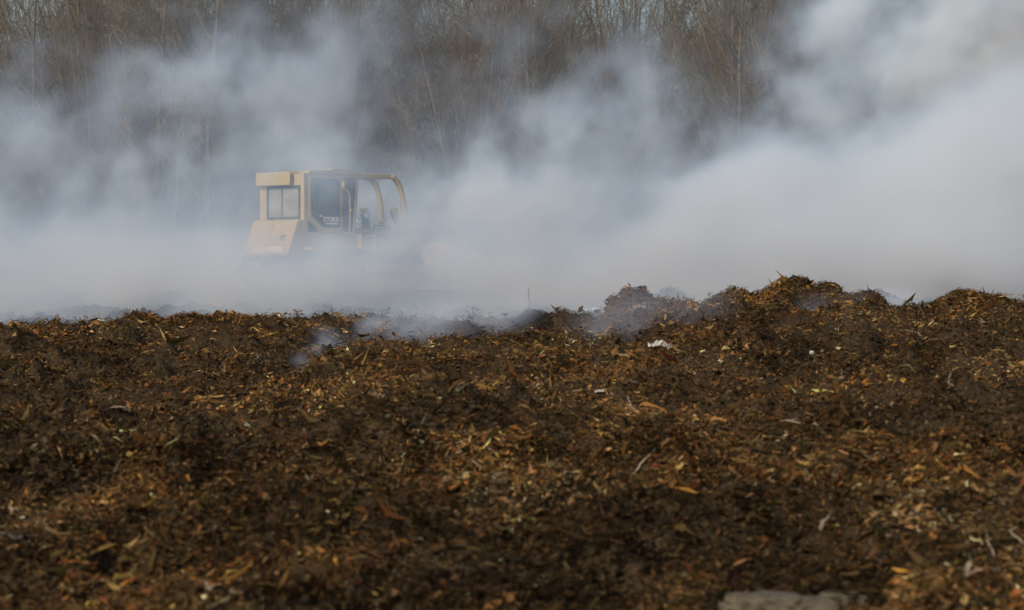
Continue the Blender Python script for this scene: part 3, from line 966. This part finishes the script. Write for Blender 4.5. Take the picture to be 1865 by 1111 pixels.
    MB().prism([(3.86, .04), (3.92, .04), (3.93, .22), (3.88, .22)], 'y', -1.61, 1.61).build("cutting_edge", STEEL, bl)
    for y in (-1.1, -.4, .4, 1.1): MB().box((3.45, y - .03, .25), (3.66, y + .03, 1.1), .01).build("blade_rib", YEL, bl)


bulldozer()

# ------------------------------------------------------------------ wood of bare trees
BARKS = [noise_mat("grey_brown_bark", [(.3, (.06, .05, .036)), (.7, (.17, .145, .105))], scale=4, rough=.9),
         noise_mat("pale_bark", [(.3, (.09, .077, .058)), (.7, (.19, .165, .125))], scale=5, rough=.9)]
TWIGS = [noise_mat("grey_brown_twigs", [(.3, (.062, .052, .029)), (.7, (.155, .133, .08))], scale=2, rough=.9),
         noise_mat("red_brown_twigs", [(.3, (.06, .043, .023)), (.7, (.14, .102, .056))], scale=2, rough=.9),
         noise_mat("straw_brown_twigs", [(.3, (.13, .105, .068)), (.7, (.27, .22, .15))], scale=2, rough=.9)]


def seg_mesh(name, segs, sides):
    """segs: (n,8) p0 p1 r0 r1 -> one mesh of tapered little tubes"""
    s = np.asarray(segs, np.float64)
    n = len(s)
    p0, p1, r0, r1 = s[:, :3], s[:, 3:6], s[:, 6], s[:, 7]
    t = p1 - p0; t /= np.linalg.norm(t, axis=1, keepdims=True) + 1e-9
    ref = np.where(np.abs(t[:, 2:3]) < .9, np.array([[0, 0, 1.]]), np.array([[1., 0, 0]]))
    a = np.cross(t, ref); a /= np.linalg.norm(a, axis=1, keepdims=True)
    b = np.cross(t, a)
    an = np.arange(sides) * 2 * np.pi / sides
    ring = a[:, None] * np.cos(an)[None, :, None] + b[:, None] * np.sin(an)[None, :, None]
    V = np.concatenate([p0[:, None] + ring * r0[:, None, None], p1[:, None] + ring * r1[:, None, None]], 1)
    k = np.arange(sides); j = (k + 1) % sides
    F = np.stack([k, j, j + sides, k + sides], -1).ravel()
    L = (np.arange(n)[:, None] * 2 * sides + F[None]).ravel()
    return V.reshape(-1, 3), L, np.full(n * sides, 4)


def grow(seed, H, stems=1, spread=.5, nl=(9, 6, 5, 4), r0=.14, lean=.1, low=.25):
    """a bare tree: returns trunk polylines and crown segments"""
    rd = random.Random(seed)
    trunks, segs = [], []

    def rv(k): return Vector((rd.gauss(0, k), rd.gauss(0, k), rd.gauss(0, k)))

    def branch(p, d, L, r, lev):
        n = (5, 4, 3, 2)[min(lev, 3)]
        q = p.copy(); pts = [q.copy()]
        for i in range(n):
            d = (d + rv(.16 + .05 * lev) + Vector((0, 0, .10 if lev < 3 else .03))).normalized()
            q2 = q + d * (L / n)
            ra = r * (1 - .65 * i / n); rb = r * (1 - .65 * (i + 1) / n)
            segs.append((*q, *q2, ra, rb)); q = q2; pts.append(q.copy())
        if lev < 3:
            m = nl[lev + 1]
            for c in range(m):
                t = .25 + .75 * (c + rd.random()) / m
                i = min(int(t * n), n - 1); f = t * n - i
                pp = pts[i].lerp(pts[i + 1], min(f, 1))
                ax = (pts[i + 1] - pts[i]).normalized()
                side = rv(1); side = (side - ax * side.dot(ax)).normalized()
                dd = (ax * rd.uniform(.5, 1.0) + side * rd.uniform(.5, .9)).normalized()
                branch(pp, dd, L * rd.uniform(.38, .62) * (1.1 - .4 * t), max(r * .42, .006), lev + 1)

    for s in range(stems):
        a = rd.uniform(0, 6.28)
        d = Vector((math.cos(a) * lean, math.sin(a) * lean, 1)).normalized()
        q = Vector((math.cos(a), math.sin(a), 0)) * (.15 if stems > 1 else 0)
        L = H * rd.uniform(.85, 1.0); n = 10; r = r0 * rd.uniform(.8, 1.1) * (1 if stems == 1 else .75)
        pts = [q.copy()]
        for i in range(n):
            d = (d + rv(.055) + Vector((0, 0, .04))).normalized()
            q = q + d * L / n; pts.append(q.copy())
        rs = [r * (1.25 if i == 0 else 1) * (1 - .88 * i / n) for i in range(n + 1)]
        trunks.append((pts, rs))
        m = nl[0]
        for c in range(m):
            t = low + (1 - low) * (c + rd.random()) / m
            i = min(int(t * n), n - 1)
            pp = pts[i].lerp(pts[i + 1], t * n - i)
            az = rd.uniform(0, 6.28); up = rd.uniform(.5, 1.2)
            dd = Vector((math.cos(az), math.sin(az), up)).normalized()
            branch(pp, dd, H * spread * rd.uniform(.5, .9) * (1.15 - .75 * t), max(rs[i] * .5, .012), 0)
    return trunks, segs


def tree_proto(name, bark, twig, **kw):
    trunks, segs = grow(**kw)
    root = empty(name, (0, 0, 0))
    mb = MB()
    for pts, rs in trunks: mb.tube(pts, rs, 8)
    mb.build("trunk", bark, root)
    V, L, C = seg_mesh("crown", segs, 3)
    me = np_mesh("crown", V, L, C)
    link("crown", me, twig, root)
    return root


def dup(root, loc, rz, sc, label=None):
    r = root.copy(); COL.objects.link(r)
    r.location = loc; r.rotation_euler = (0, 0, rz); r.scale = (sc, sc, sc)
    if label: r["label"] = label
    for ch in list(root.children):
        c = ch.copy(); COL.objects.link(c); c.parent = r
    return r


def zz(x, y): return float(height(np.array([x]), np.array([y]))[0]) - .1


def gap(x, y):
    """thin places in the wood where the sky shows between the tops"""
    return any(abs(x - g * y / 115.0) < w for g, w in ((-22.6, 1.6), (7.4, 1.7), (-4.8, 1.0), (2.6, .9), (-11.8, .8)))


def wood():
    rd = random.Random(5)
    KINDS = [
        ("bare_tree", "tall grey brown bare tree in the wood beyond the smoke", "bare tree", "tall bare trees in the wood",
         [tree_proto("bare_tree", BARKS[0], TWIGS[0], seed=11, H=16.5, stems=1, spread=.44, nl=(17, 7, 5, 4), r0=.12, low=.12),
          tree_proto("bare_tree", BARKS[0], TWIGS[1], seed=12, H=15.5, stems=3, spread=.40, nl=(10, 7, 5, 4), r0=.11, lean=.24, low=.15),
          tree_proto("bare_tree", BARKS[0], TWIGS[0], seed=13, H=17, stems=1, spread=.38, nl=(18, 7, 5, 4), r0=.12, low=.10)], 84),
        ("slender_sapling", "slender pale stemmed sapling in front of the bare trees", "sapling", "pale saplings at the edge of the wood",
         [tree_proto("slender_sapling", BARKS[1], TWIGS[2], seed=21, H=11, stems=1, spread=.24, nl=(16, 4, 4, 3), r0=.036, low=.2),
          tree_proto("slender_sapling", BARKS[1], TWIGS[2], seed=22, H=9.5, stems=3, spread=.34, nl=(10, 5, 4, 3), r0=.040, lean=.22, low=.2)], 26),
        ("bare_shrub", "many stemmed bare brown shrub at the foot of the wood", "shrub", "bare shrubs below the trees",
         [tree_proto("bare_shrub", BARKS[0], TWIGS[1], seed=31, H=5.0, stems=7, spread=.40, nl=(5, 5, 4, 3), r0=.04, lean=.40, low=.15),
          tree_proto("bare_shrub", BARKS[0], TWIGS[0], seed=32, H=6.0, stems=6, spread=.36, nl=(6, 5, 4, 3), r0=.045, lean=.34, low=.15)], 90),
    ]
    for name, lab, cat, grp, protos, n in KINDS:
        for p in protos: tag(p, lab, cat, grp)
        for i in range(n):
            if name == "bare_tree": y = 100 + 42 * ((i + rd.random()) / n) ** 1.1
            elif name == "slender_sapling": y = rd.uniform(95, 104)
            else: y = rd.uniform(95, 118)
            k = (i * 0.6180339887 + rd.uniform(-.02, .02)) % 1.0
            x = (k * 2 - 1) * (.205 * y + 2)
            sc = rd.uniform(.85, 1.18)
            if gap(x, y):
                if name == "bare_tree" and i >= len(protos): continue
                sc *= .7
            p = protos[i % len(protos)]
            if i < len(protos):
                p.location = (x, y, zz(x, y)); p.rotation_euler = (0, 0, rd.uniform(0, 6.28)); p.scale = (sc,) * 3
            else:
                dup(p, (x, y, zz(x, y)), rd.uniform(0, 6.28), sc)
    # thicket: the countless thin stems and twigs between and behind the trees
    rg = np.random.default_rng(9)
    n = 12000
    y = 103 + rg.random(n) ** .8 * 62; x = (rg.random(n) * 2 - 1) * (.22 * y + 3)
    z = height(x, y) - .1
    P = np.stack([x, y, z], -1)
    d = np.stack([rg.normal(0, .26, n), rg.normal(0, .26, n), np.ones(n)], -1)
    Hh = rg.uniform(4, 14, n)
    gp = np.array([gap(a, b) for a, b in zip(x, y)]); Hh = np.where(gp, Hh * .3, Hh)
    segs = []
    r = .012 + .0022 * Hh
    q = P
    for k in range(3):
        d = d + rg.normal(0, .07, (n, 3)); d /= np.linalg.norm(d, axis=1, keepdims=True)
        q2 = q + d * (Hh / 3)[:, None]
        segs.append(np.concatenate([q, q2, (r * (1 - k * .28))[:, None], (r * (1 - (k + 1) * .28))[:, None]], 1))
        for j in range(5):
            t = rg.random(n)[:, None]; s = q * (1 - t) + q2 * t
            e = d * rg.uniform(.4, 1, n)[:, None] + rg.normal(0, .7, (n, 3)); e[:, 2] = np.abs(e[:, 2]); e /= np.linalg.norm(e, axis=1, keepdims=True)
            s2 = s + e * (rg.uniform(.6, 1.8, n))[:, None]
            segs.append(np.concatenate([s, s2, np.full((n, 1), .011), np.full((n, 1), .006)], 1))
        q = q2
    V, L, C = seg_mesh("undergrowth", np.concatenate(segs), 3)
    tn = np.repeat(fbm2(x * .15, y * .15, 2, 131), 1)
    base = np.where((tn > .52)[:, None], np.array([[.108, .078, .042]]), np.array([[.112, .096, .057]])) * np.exp(rg.normal(0, .25, n))[:, None]
    me = np_mesh("undergrowth", V, L, C)
    set_col(me, np.repeat(np.tile(base, (18, 1)), 6, 0))
    o = link("undergrowth", me, tint_mat("thicket_twigs", rough=.9, spec=.1))
    tag(o, "dense brown thicket of bare stems filling the wood", kind="stuff")


wood()

# ------------------------------------------------------------------ smoke
def smoke_mat(name, col, scale, aniso=0.0, soot=.08):
    m = bpy.data.materials.new(name); m.use_nodes = True
    n, l = m.node_tree.nodes, m.node_tree.links
    n.clear()
    out = n.new("ShaderNodeOutputMaterial")
    v = n.new("ShaderNodeVolumeScatter"); v.inputs["Color"].default_value = (*col, 1); v.inputs["Anisotropy"].default_value = aniso
    a = n.new("ShaderNodeAttribute"); a.attribute_name = "density"
    k = n.new("ShaderNodeMath"); k.operation = 'MULTIPLY'; k.inputs[1].default_value = scale
    l.new(a.outputs["Fac"], k.inputs[0]); l.new(k.outputs[0], v.inputs["Density"])
    ab = n.new("ShaderNodeVolumeAbsorption"); ab.inputs["Color"].default_value = (0, 0, 0, 1)
    k2 = n.new("ShaderNodeMath"); k2.operation = 'MULTIPLY'; k2.inputs[1].default_value = soot
    ad = n.new("ShaderNodeAddShader")
    l.new(k.outputs[0], k2.inputs[0]); l.new(k2.outputs[0], ab.inputs["Density"])
    l.new(v.outputs[0], ad.inputs[0]); l.new(ab.outputs[0], ad.inputs[1]); l.new(ad.outputs[0], out.inputs["Volume"])
    return m


def volume_object(name, lo, hi, res, dens, mat, label):
    """dens: array [ix, iy, iz] at grid points from lo to hi; becomes a real volume through geometry nodes"""
    nx, ny, nz = res
    me = bpy.data.meshes.new(name)
    flat = np.ascontiguousarray(dens.transpose(2, 1, 0)).ravel().astype(np.float32)      # index = ix + nx*(iy + ny*iz)
    me.vertices.add(len(flat))
    zi, yi, xi = np.meshgrid(np.linspace(lo[2], hi[2], nz), np.linspace(lo[1], hi[1], ny), np.linspace(lo[0], hi[0], nx), indexing='ij')
    me.vertices.foreach_set("co", np.stack([xi, yi, zi], -1).astype(np.float32).ravel())
    me.attributes.new("amount", 'FLOAT', 'POINT').data.foreach_set("value", flat)
    o = link(name, me, mat)
    g = bpy.data.node_groups.new(name, 'GeometryNodeTree')
    g.interface.new_socket("Geometry", in_out='INPUT', socket_type='NodeSocketGeometry')
    g.interface.new_socket("Geometry", in_out='OUTPUT', socket_type='NodeSocketGeometry')
    N, Lk = g.nodes, g.links
    gi = N.new("NodeGroupInput"); go = N.new("NodeGroupOutput")
    cube = N.new("GeometryNodeVolumeCube")
    cube.inputs["Min"].default_value = lo; cube.inputs["Max"].default_value = hi
    cube.inputs["Resolution X"].default_value = nx; cube.inputs["Resolution Y"].default_value = ny; cube.inputs["Resolution Z"].default_value = nz
    pos = N.new("GeometryNodeInputPosition"); sep = N.new("ShaderNodeSeparateXYZ")
    Lk.new(pos.outputs[0], sep.inputs[0])
    idx = []
    for i, cnt in enumerate(res):
        mr = N.new("ShaderNodeMapRange"); mr.clamp = True
        mr.inputs["From Min"].default_value = lo[i]; mr.inputs["From Max"].default_value = hi[i]; mr.inputs["To Min"].default_value = 0; mr.inputs["To Max"].default_value = cnt - 1
        Lk.new(sep.outputs[i], mr.inputs["Value"])
        rd = N.new("ShaderNodeMath"); rd.operation = 'ROUND'
        Lk.new(mr.outputs[0], rd.inputs[0]); idx.append(rd)
    m1 = N.new("ShaderNodeMath"); m1.operation = 'MULTIPLY_ADD'; m1.inputs[1].default_value = ny
    Lk.new(idx[2].outputs[0], m1.inputs[0]); Lk.new(idx[1].outputs[0], m1.inputs[2])
    m2 = N.new("ShaderNodeMath"); m2.operation = 'MULTIPLY_ADD'; m2.inputs[1].default_value = nx
    Lk.new(m1.outputs[0], m2.inputs[0]); Lk.new(idx[0].outputs[0], m2.inputs[2])
    si = N.new("GeometryNodeSampleIndex"); si.data_type = 'FLOAT'; si.domain = 'POINT'; si.clamp = True
    na = N.new("GeometryNodeInputNamedAttribute"); na.data_type = 'FLOAT'; na.inputs["Name"].default_value = "amount"
    Lk.new(gi.outputs[0], si.inputs["Geometry"]); Lk.new(na.outputs["Attribute"], si.inputs["Value"]); Lk.new(m2.outputs[0], si.inputs["Index"])
    Lk.new(si.outputs[0], cube.inputs["Density"])
    sm = N.new("GeometryNodeSetMaterial"); sm.inputs["Material"].default_value = mat
    Lk.new(cube.outputs[0], sm.inputs["Geometry"]); Lk.new(sm.outputs[0], go.inputs[0])
    md = o.modifiers.new("smoke", 'NODES'); md.node_group = g
    tag(o, label, kind="stuff")
    return o


def grid3(lo, hi, res):
    return np.meshgrid(*[np.linspace(lo[i], hi[i], res[i], dtype=np.float32) for i in range(3)], indexing='ij')


def add_puffs(D, X, Y, Z, lo, hi, res, puffs):
    for (u, py, d, rp, tau, sy) in puffs:
        cx, cy, cz = at(u, py, d)
        r = rp * d / FP
        k = np.exp(-((X - cx) / r) ** 2 - ((Z - cz) / r) ** 2 - ((Y - cy) / (r * sy)) ** 2)
        D += (tau / (1.77 * r * sy)) * k
    return D


def main_smoke():
    lo, hi = (-20.0, 53.0, 0.2), (22.0, 91.0, 14.4)
    res = (281, 128, 96)
    X, Y, Z = grid3(lo, hi, res)
    # turbulent drift: everything is stirred before it is summed
    f = .26
    wx = fbm3(X * f, Y * f * .6, Z * f, 5, 1, .55) - .5; wy = fbm3(X * f, Y * f * .6, Z * f, 2, 2) - .5; wz = fbm3(X * f, Y * f * .6, Z * f, 5, 3, .55) - .5
    A = 5.5
    Xw, Yw, Zw = X + wx * A, Y + wy * A, Z + wz * A
    D = np.zeros(res, np.float32)
    back = [  # u, py, distance, radius px, optical depth, stretch in depth : thin bluish plumes behind the bulldozer
        (40, 330, 80, 120, .55, .6), (150, 270, 80, 100, .42, .6), (30, 440, 78, 110, .6, .6), (320, 205, 81, 95, .48, .6), (310, 340, 78, 75, .75, .6), (240, 420, 78, 90, .45, .6),
        (470, 150, 82, 90, .60, .6), (480, 80, 83, 65, .36, .6), (420, 250, 80, 110, .52, .6), (560, 230, 82, 100, .48, .6), (590, 320, 78, 90, .42, .6),
        (120, 370, 79, 90, .50, .6), (640, 150, 84, 100, .20, .6), (740, 100, 85, 100, .15, .6), (270, 70, 86, 80, .05, .6), (210, 150, 86, 90, .10, .6),
        (390, 410, 76, 90, .5, .6), (660, 260, 82, 80, .25, .6), (80, 180, 86, 120, .08, .6), (380, 100, 86, 90, .16, .6), (560, 80, 86, 90, .12, .6),
        (870, 260, 80, 60, .9, .6), (930, 290, 78, 90, 1.1, .6), (1040, 260, 80, 90, .95, .6), (880, 130, 86, 120, .10, .6),
        (1010, 190, 84, 80, .32, .6), (1150, 230, 82, 80, .5, .6), (1180, 150, 83, 60, .45, .6), (1090, 330, 77, 100, 1.2, .6), (980, 370, 75, 110, 1.3, .6),
        (840, 360, 75, 85, .9, .6), (820, 390, 67, 60, .9, .6), (860, 440, 66, 75, 1.1, .6), (770, 440, 66, 50, .8, .6), (790, 340, 76, 60, .6, .6),
        (1290, 330, 77, 80, .7, .6), (1380, 260, 79, 80, .75, .6), (1450, 190, 81, 75, .65, .6), (1560, 150, 82, 85, .75, .6), (1240, 240, 80, 70, .35, .6),
        (1680, 120, 82, 85, .8, .6), (1790, 70, 82, 95, .95, .6), (1870, 10, 82, 105, 1.6, .6), (1760, 180, 79, 120, 1.4, .6), (1860, 120, 80, 100, 1.3, .6), (1800, 90, 81, 90, .9, .6),
        (1640, 210, 79, 110, 1.2, .6), (1520, 240, 79, 90, .9, .6), (1420, 60, 86, 90, .12, .6), (1000, 60, 86, 100, .12, .6), (1230, 330, 78, 70, .5, .6), (1180, 60, 86, 100, .10, .6), (1560, 60, 84, 80, .2, .6), (1540, 110, 83, 75, .45, .6), (1560, 170, 80, 75, .9, .6), (1500, 210, 79, 65, .6, .6), (1590, 110, 81, 60, .7, .6), (1600, 180, 81, 80, .8, .6), (1720, 60, 82, 75, .7, .6), (1480, 140, 82, 60, .4, .6),
        (500, 345, 63, 90, .70, .6), (590, 345, 63, 85, .45, .6), (600, 320, 63, 80, .22, .6), (470, 320, 63, 80, .22, .6), (690, 370, 76, 55, 1.1, .6), (640, 400, 76, 60, .6, .6), (810, 450, 64, 65, 1.7, .6), (730, 470, 63, 50, .7, .6), (600, 480, 63, 55, .6, .6)]
    add_puffs(D, Xw, Yw, Zw, lo, hi, res, back)
    # torn wisps, drawn out along the drift (up and to the right)
    al = X * .62 + Z * .78 + wx * 2.5; ac = -X * .78 + Z * .62 + wz * 2.5
    n1 = .55 * fbm3(al * .34, Y * .2, ac * .62, 5, 11, .62) + .45 * fbm3(X * .7, Y * .25, Z * .7, 4, 13, .6)
    D *= np.clip(.24 + np.clip((n1 - .41) * 9.0, 0, 3.2) ** 1.2, .24, 3.4)
    # an even veil left hanging between the wisps
    add_puffs(D, Xw, Yw, Zw, lo, hi, res, [(1590, 170, 82, 90, .55, .8), (1720, 90, 82, 100, .7, .8), (1850, 50, 82, 130, .9, .8), (1480, 190, 80, 90, .5, .8), (1640, 190, 80, 110, .6, .8),
                                           (190, 310, 80, 150, .22, .8), (450, 190, 82, 130, .20, .8), (60, 400, 79, 130, .25, .8), (1020, 290, 79, 130, .3, .8), (860, 330, 77, 90, .3, .8)])
    # the thick grey plume: billows with an edge
    dense = [(1300, 425, 66, 100), (1430, 375, 66, 110), (1570, 345, 66, 130), (1720, 310, 66, 140), (1870, 270, 66, 150), (2030, 210, 67, 170), (1180, 480, 66, 95), (1400, 500, 63, 120),
             (1600, 480, 63, 140), (1800, 450, 63, 150), (1010, 510, 66, 90), (880, 520, 66, 70), (825, 470, 65.5, 46), (2050, 400, 63, 170), (700, 575, 64, 70), (540, 575, 63, 70), (380, 560, 63, 75), (220, 530, 64, 80), (60, 510, 64, 85), (-80, 500, 64, 100)]
    F = np.zeros(res, np.float32)
    for (u, py, d, rp) in dense:
        cx, cy, cz = at(u, py, d); r = rp * d / FP
        F += np.exp(-((X + wx * 2.6 - cx) / r) ** 2 - ((Z + wz * 2.6 - cz) / r) ** 2 - ((Y + wy * 3 - cy) / 4.0) ** 2)
    n2 = fbm3(X * .45, Y * .3, Z * .45, 5, 17, .55)
    D += .50 * sstep(.40, 1.15, F + (n2 - .5) * 2.0)
    # low bank hugging the ground, rolling and thinning upwards
    bz = Z + wz * 6.0 + wx * 2.0 - .25 * sstep(-3, 6, X) + .55 * np.exp(-((X + 3.6) / 2.6) ** 2)
    n3 = fbm3(X * .5 + 5, Y * .22, Z * .7, 5, 23, .58)
    bank = .30 * np.exp(-np.clip(bz - 1.25, 0, None) / .85) * sstep(54, 58, Y) * (1 - sstep(76, 86, Y))
    D += bank * np.clip(.35 + (n3 - .33) * 4.0, .15, 2.4)
    # a thinner place before the bulldozer's flank, where its body shows through
    D *= 1 - .48 * np.exp(-((X + 4.3) / 2.3) ** 2 - ((Z - 2.95) / .75) ** 2) * (1 - sstep(68, 70, Y))
    D += .0010                                                               # the thin veil between the plumes
    fade = sstep(lo[1], lo[1] + 2, Y) * (1 - sstep(hi[1] - 3, hi[1], Y)) * (1 - sstep(hi[2] - 1.5, hi[2], Z))
    D *= fade
    volume_object("smoke", lo, hi, res, D, smoke_mat("drifting_smoke", (.60, .785, 1.0), 1.0), "thick grey blue smoke drifting behind the ridge")


def ridge_wisps():
    lo, hi = (-4.6, 28.0, .3), (10.5, 52.5, 2.6)
    res = (190, 170, 46)
    X, Y, Z = grid3(lo, hi, res)
    w = [(fbm3(X * .9, Y * .6, Z * 1.2, 3, s) - .5) for s in (31, 32, 33)]
    Xw, Yw, Zw = X + w[0] * 1.3, Y + w[1] * 1.6, Z + w[2] * .7
    D = np.zeros(res, np.float32)
    P = [(1600, 552, 48.5, 28, 1.3, 2), (1580, 540, 49, 20, .9, 2), (1640, 554, 49, 30, 1.5, 2), (1560, 572, 46, 24, .3, 2), (1670, 562, 48.5, 22, .8, 2), (1500, 575, 44, 30, .2, 2)]
    # smoke seeping out along the hollow: small puffs close to the ground, wider and thinner as they drift right
    for (u, v, rp, tau) in [(556, 642, 8, .5), (572, 634, 9, .7), (590, 630, 10, .7), (604, 622, 11, .8), (585, 616, 12, .3), (622, 616, 12, .9), (640, 612, 13, .9), (612, 634, 9, .6), (660, 608, 15, .8), (690, 606, 17, .75), (725, 608, 19, .65),
                            (760, 606, 21, .6), (800, 604, 23, .55), (845, 604, 25, .5), (900, 602, 27, .45), (955, 598, 29, .42), (1010, 598, 31, .38), (1065, 598, 33, .32), (1120, 598, 33, .25), (1180, 592, 33, .18), (1260, 585, 36, .15),
                            (338, 646, 9, .5), (352, 642, 10, .25), (880, 588, 14, .3), (910, 580, 14, .3)]:
        gx, gy, gz = on_ground(u, v)
        P.append((u, v - rp * .7, gy, rp * 1.25, tau * (2.0 if v < 625 else .9), 3))
    add_puffs(D, Xw, Yw, Zw, lo, hi, res, P)
    n = fbm3(X * 2.0, Y * 1.2, Z * 2.6, 4, 41, .6)
    D *= np.clip(.55 + (n - .42) * 4.0, .18, 2.2)
    e = .8
    for G, a, b in ((X, lo[0], hi[0]), (Y, lo[1], hi[1])): D *= sstep(a, a + e, G) * (1 - sstep(b - e, b, G))
    D *= 1 - sstep(hi[2] - .5, hi[2], Z)
    D[D < .004] = 0
    volume_object("ground_smoke", lo, hi, res, D, smoke_mat("ground_smoke", (.68, .81, 1.0), 1.0), "thin blue smoke seeping from the ridge and its hollow")


main_smoke()
ridge_wisps()


# ------------------------------------------------------------------ a small flame behind the ridge
def flame():
    x, y, z = at(507, 590, 50)
    m = bpy.data.materials.new("flame"); m.use_nodes = True
    n, l = m.node_tree.nodes, m.node_tree.links
    n.clear()
    out = n.new("ShaderNodeOutputMaterial"); e = n.new("ShaderNodeEmission"); e.inputs["Color"].default_value = (1.0, .42, .12, 1); e.inputs["Strength"].default_value = 1.6
    l.new(e.outputs[0], out.inputs["Surface"])
    mb = MB().tube([(0, 0, -.05), (.01, 0, .04), (-.015, 0, .11), (.005, .01, .17), (-.005, 0, .24)], [.02, .035, .026, .014, .002], 10)
    mb.tube([(.06, 0, -.05), (.07, 0, .02), (.062, 0, .07)], [.015, .02, .002], 8)
    o = mb.build("flame", m)
    o.location = (x, y, z)
    tag(o, "tiny orange flame flickering just behind the left ridge", "flame")


flame()
